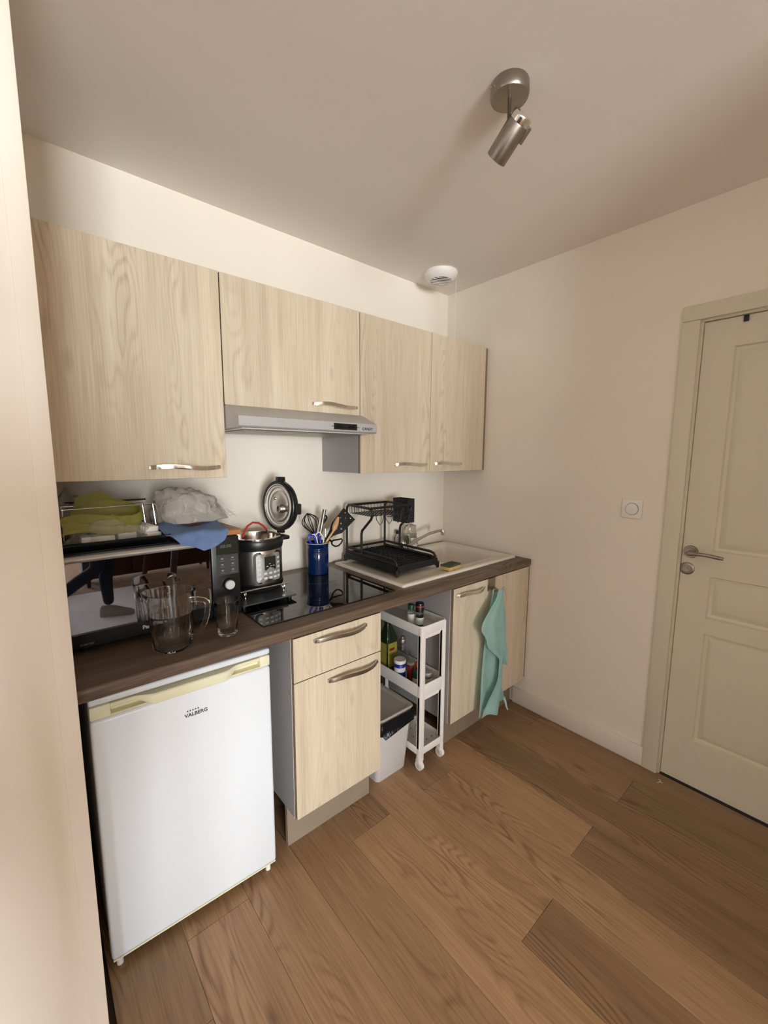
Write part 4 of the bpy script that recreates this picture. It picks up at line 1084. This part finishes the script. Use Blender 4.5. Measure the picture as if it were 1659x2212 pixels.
solo('clear_bag', crumple(3.1, -1.975, -.345, zi+.001, .118, .075, .075, amp=.24), 'cbag', 'clear plastic bag wrapped round the green sheet on the baking tray', 'bag', (-1.985, -.33, zi), angle=80)
solo('wall_bag', crumple(8.7, -2.06, -.16, zi+.001, .045, .07, .155, amp=.2), 'gbag', 'crumpled pale bag at the far left back of the baking tray', 'bag', (-2.06, -.16, zi), angle=80)
# chopping board
bx0_, bx1_ = -1.806, -1.590
cbd = thing('chopping_board', 'orange brown wooden board on the right of the microwave top', 'chopping board', (-1.70, -.30, ztp))
b = B(); th = .020
poly = [(bx0_, -.452), (bx1_-.004, -.452), (bx1_, -.440), (bx1_-.012, -.16), (bx1_-.03, -.12), (bx0_+.01, -.12), (bx0_, -.14)]
b.prism(poly, lambda p: Vector((p[0], p[1], ztp)), lambda p: Vector((p[0], p[1], ztp+th)))
es = [e for e in b.bm.edges]
bmesh.ops.bevel(b.bm, geom=es, offset=.003, segments=2, affect='EDGES'); part('board', b, 'cut', cbd)
b = B(); b.tube([(-1.680, -.375, ztp+th+.0002), (-1.625, -.37, ztp+th+.0002), (-1.612, -.30, ztp+th+.0002), (-1.617, -.20, ztp+th+.0002)], .0016, 6); b.tube([(-1.665, -.35, ztp+th+.0002), (-1.635, -.345, ztp+th+.0002), (-1.63, -.28, ztp+th+.0002)], .0016, 6)
part('juice_groove', b, 'dwood', cbd)
zc = ztp+th
# blue cloth: pointed flap hanging in front
b = B()
def bl(u, v):
    # u across, v along the cloth: flat part, round over the board edge, then a hanging triangular tip
    tip = max(0.0, 1-abs(u-.56)/.50)
    R = .020; flat = .125; arc = R*PI/2*min(1.0, tip*3+.15); drop = .046*tip
    l = v*(flat+arc+drop)
    x = -1.845+.205*u+.012*(.5-u)*v
    lift = .018*(1-v)*(.6+.4*math.sin(7*u))+.004*(1+math.sin(9*u+4*v))
    if l < flat: return Vector((x, -.335-l, zc+.0035+lift))
    l -= flat
    if l < arc:
        a = l/R; return Vector((x, -.460-R*math.sin(a), zc+.0035+lift-R*(1-math.cos(a))))
    l -= arc; a = arc/R
    return Vector((x, -.460-R*math.sin(a)-.004*math.sin(10*u), zc+.0035+lift-R*(1-math.cos(a))-l))
b.grid(bl, 40, 40); bmesh.ops.solidify(b.bm, geom=b.bm.faces[:], thickness=-.0022)
solo('blue_cloth', b, 'bcloth', 'folded light blue cloth hanging over the front of the chopping board', 'cloth', (-1.74, -.42, zc), angle=70)
solo('grey_bag', crumple(12.4, -1.715, -.268, zc+.022, .125, .105, .120, 48, 24, .17, .18, (-.02, 0)), 'gbag', 'crumpled smoky grey plastic bag on the chopping board', 'bag', (-1.715, -.268, zc), angle=80)
b = B()
for k in range(3):
    b.grid(lambda u, v: Vector((-1.600+.055*u, -.30+.006*k+.004*math.sin(8*u+k), zc+.042+.006*k-.018*u+(v-.5)*.016*(1-u)+.004*math.sin(11*u+2*k))), 10, 2)
bmesh.ops.solidify(b.bm, geom=b.bm.faces[:], thickness=.0008)
solo('bag_tail', b, 'gbag', 'twisted tail end of the grey bag sticking out to the right', 'bag', (-1.59, -.30, zc+.03))

# ------------------------------------------------------------------ bin
bn = thing('waste_bin', 'pale grey plastic bin with black liner between cabinet and trolley', 'bin', (-.95, -.44, 0))
b = B(); bm = b.bm
def rr_(x0, x1, y0, y1, z, r=.022, n=5):
    vs = []
    for (cx, cy, a0) in ((x1-r, y1-r, 0), (x0+r, y1-r, PI/2), (x0+r, y0+r, PI), (x1-r, y0+r, 1.5*PI)):
        for i in range(n):
            a = a0+PI/2*i/(n-1); vs.append((cx+r*math.cos(a), cy+r*math.sin(a), z))
    return vs
def loft(b, secs, cap0=True, cap1=True):
    rs = [[b.bm.verts.new(p) for p in s] for s in secs]; n = len(rs[0])
    for A, C in zip(rs, rs[1:]):
        for k in range(n): b.bm.faces.new((A[k], A[(k+1) % n], C[(k+1) % n], C[k]))
    if cap0: b.bm.faces.new(rs[0][::-1])
    if cap1: b.bm.faces.new(rs[-1])
    return b
loft(b, [rr_(-1.058, -.882, -.566, -.345, .0006), rr_(-1.060, -.880, -.570, -.340, .006), rr_(-1.080, -.872, -.606, -.320, .325), rr_(-1.076, -.876, -.602, -.324, .325), rr_(-1.056, -.886, -.566, -.344, .010)])
part('bin_body', b, 'gplas', bn)
b = B(); 
loft(b, [rr_(-1.084, -.8705, -.612, -.316, .327), rr_(-1.086, -.8695, -.614, -.314, .333), rr_(-1.082, -.873, -.610, -.318, .337), rr_(-1.068, -.887, -.596, -.332, .336), rr_(-1.060, -.895, -.586, -.340, .326)])
part('lid', b, 'lidg', bn, 'recessed grey lid')
b = B(); b.tube([(-1.07, -.328, .338), (-.92, -.326, .344), (-.893, -.330, .342), (-.885, -.35, .338)], .006, 10); part('lid_rim', b, 'gplas', bn)
b = B()
per = rr_(-1.088, -.8675, -.618, -.312, 0, .03, 9); n = len(per)
secs = []
for j in range(9):
    v = j/8; s = []
    for k, p in enumerate(per):
        a = 2*PI*k/n; drop = .045+.028*mnoise.noise(Vector((p[0]*14, p[1]*14, 2.0)))+(.055*max(0, 1-abs(p[0]+1.02)/.07) if p[1] < -.55 else 0)
        o = .0015+.009*v*(1+.8*math.sin(a*9+v*4))+.002*mnoise.noise(Vector((p[0]*60, p[1]*60, v*6)))
        dx, dy = p[0]+.978, p[1]+.465
        rlen = math.hypot(dx, dy); ox = o if p[0] < -.885 else .0006
        s.append((p[0]+(dx/rlen*ox), p[1]+dy/rlen*o, .3265-drop*v))
    secs.append(s)
loft(b, secs, False, False); bmesh.ops.solidify(b.bm, geom=b.bm.faces[:], thickness=.0008)
part('bin_liner', b, 'bbag', bn, 'black liner folded over the rim', angle=70)

# ------------------------------------------------------------------ trolley
tr = thing('trolley', 'slim white three-tier rolling trolley under the worktop', 'trolley', (-.75, -.42, 0))
ox0, ox1, oy0, oy1 = -.862, -.690, -.642, -.200
def ttray(z0, z1, parent):
    b = B()
    lp = lambda i, z: rr_(ox0+i, ox1-i, oy0+i, oy1-i, z, .018, 5)
    loft(b, [lp(.004, z0), lp(.001, z0+.006), lp(0, z1-.002), lp(.0005, z1), lp(.0035, z1), lp(.0045, z1-.003), lp(.006, z0+.009)])
    return part('tray', b, 'wplas', parent)
TZ = [(.668, .716), (.368, .432), (.078, .118)]
for z0, z1 in TZ: ttray(z0, z1, tr)
for (x, y) in ((ox0+.016, oy0+.014), (ox1-.012, oy0+.014), (ox0+.016, oy1-.014), (ox1-.012, oy1-.014)):
    w_ = .016 if x < -.75 else .012
    b = B()
    for z0, z1 in ((.118, .368), (.432, .668)): b.box(x-w_, x+w_, y-.013, y+.013, z0-.01, z1+.01, .006, 2)
    b.box(x-w_-.0012, x+w_, y-.0145, y+.013, .068, .715, .006, 2) if False else b.box(x-w_, x+w_, y-.0142, y+.010, .045, .712, .006, 2)
    part('post', b, 'wplas', tr)
    b = B(); b.cyl((x-.009, y, .0225), (x+.009, y, .0225), .0222, .0222, 28); wl = part('wheel', b, 'wplas', tr)
    b = B(); b.box(x-.013, x+.013, y-.012, y+.016, .034, .056, .004, 2); part('wheel_fork', b, 'wplas', wl)
    b = B(); b.cyl((x-.0112, y, .0225), (x+.0112, y, .0225), .010, .010, 18); part('hub', b, 'gplas', wl)
# front cross lips and drain holes on the lowest shelf
for z0, z1 in TZ[:2]:
    b = B(); b.prism([(ox0+.03, z0+.002), (ox0+.03, z0-.014), (ox1-.045, z0-.014), (ox1-.036, z0-.002), (ox1-.02, z0-.002), (ox1-.02, z0+.002)], lambda p: Vector((p[0], oy0+.003, p[1])), lambda p: Vector((p[0], oy0+.012, p[1]))); part('front_lip', b, 'wplas', tr)
b = B()
for i in range(4):
    for j in range(7): b.cyl((ox0+.035+i*.038, oy0+.06+j*.055, .0871), (ox0+.035+i*.038, oy0+.06+j*.055, .0876), .0035, .0035, 8)
part('drain_holes', b, 'black', tr, kind='stuff')
# jars on the top shelf
zs1 = TZ[0][0]+.0092; zs2 = TZ[1][0]+.0092
def jar(name, label, cat, x, y, z, r, h, body, capm, caph, capr=None, lab=None, extra=None):
    t = thing(name, label, cat, (x, y, z)); capr = capr or r*.95
    b = B(); b.lathe((x, y, z), [(0, .0002), (r*.9, .0002), (r, .003), (r, h-.008), (r*.86, h-.001), (r*.82, h), (0, h)], 28); part('jar_body', b, body, t)
    b = B(); b.lathe((x, y, z+h), [(capr, .0002), (capr, caph-.003), (capr*.94, caph), (0, caph)], 28); part('cap', b, capm, t)
    if lab:
        b = B(); b.lathe((x, y, z), [(r+.0006, h*lab[0]), (r+.0006, h*lab[1])], 28, caps=False); part('paper_label', b, lab[2], t)
    return t
jar('spice_jar', 'small spice jar with dark green cap on the top shelf', 'jar', -0.799, -.510, zs1, .0185, .075, 'glass', 'gcap', .022, .016, (.12, .72, 'wlabel'))
t = jar('spice_grinder', 'spice grinder with black and red head on the top shelf', 'grinder', -0.784, -.552, zs1, .0195, .072, 'glass', 'black', .042, .021, (.15, .62, 'wlabel'))
b = B(); b.lathe((-0.784, -.552, zs1+.096), [(.0215, 0), (.0215, .005), (.0205, .0055)], 28, caps=False); part('red_band', b, 'red', t)
b = B(); b.lathe((-0.784, -.552, zs1), [(0, .0035), (.0175, .0035), (.0175, .05), (0, .05)], 20); part('peppercorns', b, 'black', t)
# middle shelf
t = thing('oil_bottle', 'dark green glass oil bottle with an olive label on the middle shelf', 'bottle', (-0.797, -.345, zs2))
c = (-0.802, -.345, zs2)
sq = .036
b = B(); loft(b, [rr_(c[0]-sq*s, c[0]+sq*s, c[1]-sq*s, c[1]+sq*s, c[2]+z, .010*min(1, s*1.2)) for s, z in ((.92, .0002), (1, .004), (1, .175), (.93, .190), (.62, .222), (.40, .246), (.36, .262))]); part('bottle_body', b, 'oliveg', t, angle=50)
b = B(); b.box(c[0]-.030, c[0]+.030, c[1]-sq-.0012, c[1]-sq-.0002, c[2]+.030, c[2]+.158, .0004, 1); b.box(c[0]-sq-.0012, c[0]-sq-.0002, c[1]-.030, c[1]+.030, c[2]+.030, c[2]+.158); lab = part('paper_label', b, 'label', t)
b = B(); b.box(c[0]-.022, c[0]+.012, c[1]-sq-.0018, c[1]-sq-.0013, c[2]+.118, c[2]+.132, 0, mtx=None); part('label_motif', b, 'rsauce', t)
b = B(); b.lathe((c[0], c[1], c[2]+.2455), [(.015, 0), (.0155, .001), (.0155, .022), (0, .023)], 20); part('cap', b, 'black', t)
t = thing('dark_bottle', 'dark bottle with a pale label at the back of the middle shelf', 'bottle', (-0.817, -.25, zs2))
b = B(); b.lathe((-0.817, -.250, zs2), [(0, .0002), (.032, .0002), (.034, .004), (.034, .155), (.028, .180), (.014, .205), (.013, .25), (0, .25)], 28); part('bottle_body', b, 'oliveg', t)
b = B(); b.lathe((-0.817, -.250, zs2), [(.0346, .03), (.0346, .14)], 28, caps=False); part('paper_label', b, 'wlabel', t)
t = thing('oil_dispenser', 'clear glass oil dispenser with steel pourer on the middle shelf', 'bottle', (-0.737, -.385, zs2))
c = (-0.737, -.385, zs2)
b = lathe_glass(c, [(0, .0002), (.030, .0002), (.032, .004), (.032, .10), (.028, .125), (.017, .142), (.016, .150)], [(0, .006), (.028, .006), (.0295, .01), (.0295, .10), (.0255, .124), (.0145, .142), (.0135, .150)], 32); part('bottle_body', b, 'glass', t, angle=60)
b = B(); b.lathe((c[0], c[1], c[2]+.143), [(.0185, 0), (.021, .003), (.021, .018), (.019, .022), (.014, .024), (.013, .034), (.007, .040), (0, .041)], 24); part('collar', b, 'steel', t)
b = B(); b.tube([(c[0], c[1], c[2]+.18), (c[0], c[1], c[2]+.205), (c[0]-.003, c[1]-.006, c[2]+.225)], [.004, .0032, .0028], 10); part('pourer', b, 'steel', t)
t = jar('salt_tub', 'royal blue salt canister with white lid on the middle shelf', 'canister', -0.825, -.462, zs2, .0285, .094, 'saltb', 'wplas', .016, .0305)
b = B(); b.lathe((-0.825, -.462, zs2), [(.0290, .052), (.0290, .074)], 28, caps=False); part('white_band', b, 'wlabel', t)
b = B(); b.lathe((-.803-.018, -.462-.0228, zs2+.040), [(0, 0), (.009, 0), (.009, .0008), (0, .0008)], 16, Matrix.Rotation(PI/2, 4, 'X') ); part('badge', b, 'ocap', t)
jar('sauce_jar', 'tall jar of dark red spice with pale lid on the middle shelf', 'jar', -0.787, -.500, zs2, .019, .086, 'rsauce', 'lidg', .012, .0185)
jar('paprika_jar', 'jar with an orange red cap on the middle shelf', 'jar', -0.750, -.522, zs2, .018, .070, 'rsauce', 'ocap', .022, .0185)
jar('herb_jar', 'short herb jar with dark green cap at the front of the middle shelf', 'jar', -0.800, -.556, zs2, .0215, .046, 'wlabel', 'gcap', .028, .0215)
jar('pepper_pot', 'short glass pot with a greyish lid beside the trolley post', 'jar', -0.744, -.572, zs2, .021, .040, 'glass', 'lidg', .020, .022, (.2, .8, 'wlabel'))

# a dark box behind the trolley (meter or crate in the shade)
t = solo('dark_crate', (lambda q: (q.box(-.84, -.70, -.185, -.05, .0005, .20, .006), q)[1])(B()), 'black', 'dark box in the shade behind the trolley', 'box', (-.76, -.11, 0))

b = B(); b.tube([(-.075, -1.395, .0018), (-.062, -1.402, .004), (-.050, -1.400, .002), (-.046, -1.392, .0016)], [.0012, .0018, .0016, .001], 6); b.tube([(-.062, -1.402, .003), (-.058, -1.412, .0018)], [.0015, .001], 6)
solo('paper_scrap', b, 'wlabel', 'tiny white paper scrap on the floor in front of the door casing', 'scrap', (-.06, -1.40, 0))
# ------------------------------------------------------------------ towel and hook
hk = thing('towel_hook', 'flat metal over-door hook at the top of the sink cabinet door', 'hook', (-.381, -.69, .80))
b = B(); b.box(-.412, -.350, -.6722, -.6698, .798, .8628, .0006, 1); b.box(-.412, -.350, -.6722, -.6560, .8612, .8628); part('strap', b, 'nickel', hk)
b = B(); b.tube([(-.381, -.672, .812), (-.381, -.700, .803), (-.381, -.722, .803), (-.381, -.728, .812)], 0, prof=[(-.024, -.0012), (.024, -.0012), (.024, .0012), (-.024, .0012)], upv=(0, 0, 1)); part('prong', b, 'nickel', hk)
b = B(); b.lathe((-.349, -.722, .812), [(0, -.007), (.006, -.004), (.007, 0), (.006, .004), (0, .007)], 14); b.tube([(-.381, -.716, .806), (-.349, -.722, .811)], .003, 8); part('knob', b, 'nickel', hk)
def lerp(tab, v):
    for (a, x), (c_, y) in zip(tab, tab[1:]):
        if v <= c_: 
            q = (v-a)/(c_-a); q = q*q*(3-2*q)
            return x+(y-x)*q
    return tab[-1][1]
def cloth_panel(left, right, zt_, zl, zr, y0, pleats, ph, depth, lift=None):
    b = B(); NU, NV = 44, 60
    def f(u, v):
        xl, xr = lerp(left, v), lerp(right, v)
        x = xl+(xr-xl)*u
        zb_ = zl+(zr-zl)*u
        z = zt_+(zb_-zt_)*v
        y = y0-depth*(.35+.65*v)*(.5+.5*math.sin(2*PI*pleats*u+ph+1.3*v))-.006*math.sin(9*v+3*u)*v
        if lift: y -= lift(u, v)
        return Vector((x, y, z))
    b.grid(f, NU, NV); bmesh.ops.solidify(b.bm, geom=b.bm.faces[:], thickness=-.0018)
    return b
tw = thing('towel', 'teal linen tea towel hanging from the hook on the sink cabinet', 'towel', (-.42, -.72, .80))
# back layer reaching down, front fold with a point at the left
b = cloth_panel([(0, -.412), (.3, -.47), (1, -.515)], [(0, -.368), (.25, -.335), (.6, -.31), (1, -.275)], .815, .165, .155, -.697, 1.6, .4, .020)
part('back_layer', b, 'teal', tw, angle=75)
b = B()
def ff(u, v):
    # diamond-shaped folded flap: left corner at about a third down, lower point right of centre
    zt_ = .822
    xl = lerp([(0, -.407), (.42, -.548), (.62, -.50), (1, -.378)], v)
    xr = lerp([(0, -.372), (.5, -.318), (.8, -.318), (1, -.352)], v)
    z = zt_-.40*v
    return Vector((xl+(xr-xl)*u, -.732-.020*math.sin(PI*u)*(.4+v)-.012*v*math.sin(2*PI*1.5*u+2*v)-.004*math.sin(14*u+5*v), z))
b.grid(ff, 36, 44); bmesh.ops.solidify(b.bm, geom=b.bm.faces[:], thickness=-.0018)
part('front_fold', b, 'teal', tw, angle=75)
b = B()
def fg(u, v):
    xl = lerp([(0, -.385), (.35, -.40), (1, -.505)], v); xr = lerp([(0, -.335), (.4, -.322), (1, -.275)], v)
    z = .50-.335*v+.012*math.sin(3*PI*u)*v
    return Vector((xl+(xr-xl)*u, -.728-.022*math.sin(PI*1.3*u+.5)-.010*math.sin(9*u+4*v), z))
b.grid(fg, 36, 36); bmesh.ops.solidify(b.bm, geom=b.bm.faces[:], thickness=-.0018)
part('lower_fold', b, 'teal', tw, angle=75)
b = B(); b.tube([(-.290, -.715, .19), (-.278, -.72, .160), (-.272, -.722, .135), (-.262, -.725, .112)], [.008, .006, .005, .004], 8); part('hanging_corner', b, 'teal', tw)

# ------------------------------------------------------------------ behind the camera (mirrored in the microwave door, one figure only for shade)
def skin_figure(name, label, loc, rotz, stride=.0, build_hold=False):
    t = thing(name, label, 'person', loc)
    J = {}; E = []; Rr = {}
    def jn(k, p, r, par=None):
        J[k] = Vector(p); Rr[k] = r
        if par: E.append((par, k))
    s = stride
    jn('pel', (0, 0, .95), (.155, .115)); jn('waist', (0, .0, 1.07), (.135, .10), 'pel'); jn('chest', (0, .01, 1.27), (.16, .115), 'waist'); jn('sh', (0, .0, 1.42), (.115, .085), 'chest')
    jn('neck', (0, .01, 1.50), (.055, .055), 'sh'); jn('head0', (0, .025, 1.57), (.070, .082), 'neck'); jn('head1', (0, .03, 1.66), (.078, .098), 'head0'); jn('head2', (0, .02, 1.74), (.05, .06), 'head1')
    for sg, nm in ((-1, 'l'), (1, 'r')):
        f = s*sg
        jn(nm+'hip', (sg*.09, f*.03, .88), (.092, .098), 'pel')
        kn = (sg*.085, f*.06+.03+(.06 if f < 0 else 0), .50)
        jn(nm+'kn', kn, (.060, .064), nm+'hip')
        an = (sg*.085, (.02+f*.06) if f >= 0 else f*.62, .10+(.06 if f < 0 else 0))
        jn(nm+'calf', (kn[0], (kn[1]*.6+an[1]*.4)-.02, kn[2]*.6+an[2]*.4), (.056, .060), nm+'kn')
        jn(nm+'an', an, (.042, .046), nm+'calf')
        jn(nm+'sho', (sg*.185, 0, 1.40), (.058, .06), 'sh')
        el = (sg*.24, -f*.14+.0, 1.13); jn(nm+'el', el, (.042, .043), nm+'sho')
        wr_ = (sg*.245, -f*.22+.10, .91); jn(nm+'wr', wr_, (.026, .030), nm+'el')
        pm = (sg*.245, -f*.24+.125, .84); jn(nm+'pm', pm, (.020, .038), nm+'wr')
        for i in range(4):
            o = (i-1.5)*.019; L = (.062, .072, .068, .052)[i]
            jn(nm+'f%d' % i, (pm[0]-sg*.002, pm[1]+o, pm[2]-.035), .0095, nm+'pm'); jn(nm+'g%d' % i, (pm[0]-sg*.010, pm[1]+o*1.05, pm[2]-.035-L*.55), .0085, nm+'f%d' % i); jn(nm+'h%d' % i, (pm[0]-sg*.024, pm[1]+o*1.05, pm[2]-.035-L), .0075, nm+'g%d' % i)
        jn(nm+'t0', (pm[0]-sg*.01, pm[1]+.036, pm[2]+.025), .011, nm+'pm'); jn(nm+'t1', (pm[0]-sg*.02, pm[1]+.056, pm[2]-.006), .0095, nm+'t0'); jn(nm+'t2', (pm[0]-sg*.024, pm[1]+.062, pm[2]-.032), .008, nm+'t1')
    keys = list(J); me = bpy.data.meshes.new('body'); rz = Matrix.Rotation(rotz, 3, 'Z')
    me.from_pydata([J[k] for k in keys], [(keys.index(a), keys.index(c)) for a, c in E], [])
    tmp = bpy.data.objects.new('tmp_body', me); COL.objects.link(tmp)
    me.attributes.new
    md = tmp.modifiers.new('skin', 'SKIN'); md.use_smooth_shade = True
    if not me.skin_vertices: 
        pass
    sl_ = me.skin_vertices[0].data
    for i, k in enumerate(keys):
        r = Rr[k]; sl_[i].radius = r if isinstance(r, tuple) else (r, r)
    sl_[0].use_root = True
    sub = tmp.modifiers.new('sub', 'SUBSURF'); sub.levels = 2; sub.render_levels = 2
    bpy.context.view_layer.update()
    ev = tmp.evaluated_get(bpy.context.evaluated_depsgraph_get())
    m2 = bpy.data.meshes.new_from_object(ev); m2.name = 'body'
    bpy.data.objects.remove(tmp); bpy.data.meshes.remove(me)
    for v in m2.vertices:
        co = v.co.copy()
        # face relief: nose, eye hollows, chin
        if co.z > 1.52 and co.y > .06:
            co.y += .022*math.exp(-((co.x/.012)**2+((co.z-1.635)/.018)**2)) - .006*math.exp(-(((abs(co.x)-.03)/.014)**2+((co.z-1.665)/.012)**2)) + .008*math.exp(-((co.x/.025)**2+((co.z-1.565)/.015)**2))
        v.co = rz @ co
    for k in ('jean', 'shirt', 'skin'): m2.materials.append(MT[k])
    for p in m2.polygons:
        p.use_smooth = True; c = rz.inverted() @ p.center
        p.material_index = 2 if (c.z > 1.475 or (abs(c.x) > .19 and c.z < .935)) else (0 if c.z < .985 and abs(c.x) < .215 else 1)
    bo = bpy.data.objects.new('body', m2); COL.objects.link(bo); bo.parent = t; ORG[bo.name] = Vector(loc)
    L3 = Vector(loc)
    for sg, nm in ((-1, 'l'), (1, 'r')):
        an = J[nm+'an']; f = s*sg; pitch = .55 if f < 0 else 0.0
        q = B(); mm_ = Matrix.Translation(L3) @ rz.to_4x4() @ Matrix.Translation((an.x, an.y, 0.0 if f >= 0 else .065)) @ Matrix.Rotation(-pitch, 4, 'X')
        secs = []
        for y_, w_, h_ in ((-.075, .026, .075), (-.06, .036, .10), (0, .038, .10), (.06, .042, .085), (.12, .044, .062), (.17, .038, .050), (.195, .022, .036)):
            secs.append([mm_ @ Vector(p) for p in ((-w_, y_, .002), (w_, y_, .002), (w_*1.03, y_, .02), (w_*.85, y_, h_*.8), (w_*.4, y_, h_), (-w_*.4, y_, h_), (-w_*.85, y_, h_*.8), (-w_*1.03, y_, .02))])
        loft(q, secs); part('shoe', q, 'shoe', t, angle=60)
    q = B(); q.lathe((0, 0, 0), [(.074, -.03), (.088, -.01), (.094, .03), (.086, .07), (.055, .105), (0, .115)], 24, None)
    for v in q.bm.verts:
        co = v.co.copy(); co.y = co.y*1.2-.012; co.z += 1.675
        if co.y > .07 and co.z < 1.70: co.y = .07+.2*(co.y-.07)
        v.co = L3+rz @ co
    part('hair', q, 'hair', t)
    return t
skin_figure('person', 'person in dark jeans and grey shoes walking behind the camera, mirrored in the microwave', (-1.74, -3.44, .0092), math.radians(-68), .62)
skin_figure('person', 'person in dark jeans standing unseen behind the camera, added to shade the partition', (-2.45, -2.10, 0), math.radians(-30), 0.0)  # unseen figure, added and placed to darken the lower partition
b = B(); b.box(-3.1, -1.32, -4.4, -2.9, .0004, .009, .003, 1); solo('rug', b, 'rug', 'pale rug behind the camera, its white standing in for floor glare', 'rug', (-2.2, -3.6, 0))
tb = thing('dining_table', 'dark red brown wooden table behind the camera', 'table', (-.85, -3.5, 0))
b = B(); b.box(-1.22, -.45, -4.1, -2.95, .715, .745, .004); part('tabletop', b, 'dwood', tb)
for x, y, dx, dy in ((-1.18, -3.02, -.10, .04), (-.52, -3.02, .08, .04), (-1.18, -4.03, -.10, -.04), (-.52, -4.03, .08, -.04)):
    b = B(); b.tube([(x+dx, y+dy, .0006), (x, y, .714)], [.022, .032], 10); part('leg', b, 'dwood', tb)
sbd = thing('sideboard', 'long dark red brown sideboard standing in the room behind the camera', 'sideboard', (-1.05, -4.8, 0))
b = B(); b.box(-1.75, -.35, -5.0, -4.6, .10, .92, .004); part('body', b, 'dwood', sbd)
for i in range(3):
    b = B(); x = -1.73+i*.46; b.box(x, x+.44, -4.6, -4.582, .13, .89, .003); dq_ = part('door', b, 'dwood', sbd)
    b = B(); b.lathe((x+.40, -4.582, .55), [(.008, 0), (.012, .012), (.010, .02), (0, .021)], 16, Matrix.Rotation(-PI/2, 4, 'X')); part('knob', b, 'nickel', dq_)
for x in (-1.70, -.40):
    for y in (-4.95, -4.65):
        b = B(); b.cyl((x, y, .0006), (x, y, .10), .018, .024, 12); part('leg', b, 'dwood', sbd)
tu = thing('laundry_tub', 'teal plastic tub on the floor behind the camera', 'tub', (-2.2, -4.75, 0))
b = B(); loft(b, [rr_(-2.45, -1.95, -4.92, -4.58, .0006, .06), rr_(-2.5, -1.9, -4.98, -4.53, .30, .07), rr_(-2.52, -1.88, -5.00, -4.51, .31, .07), rr_(-2.48, -1.92, -4.96, -4.55, .305, .06), rr_(-2.44, -1.96, -4.91, -4.59, .01, .05)]); part('tub_body', b, 'tealp', tu)
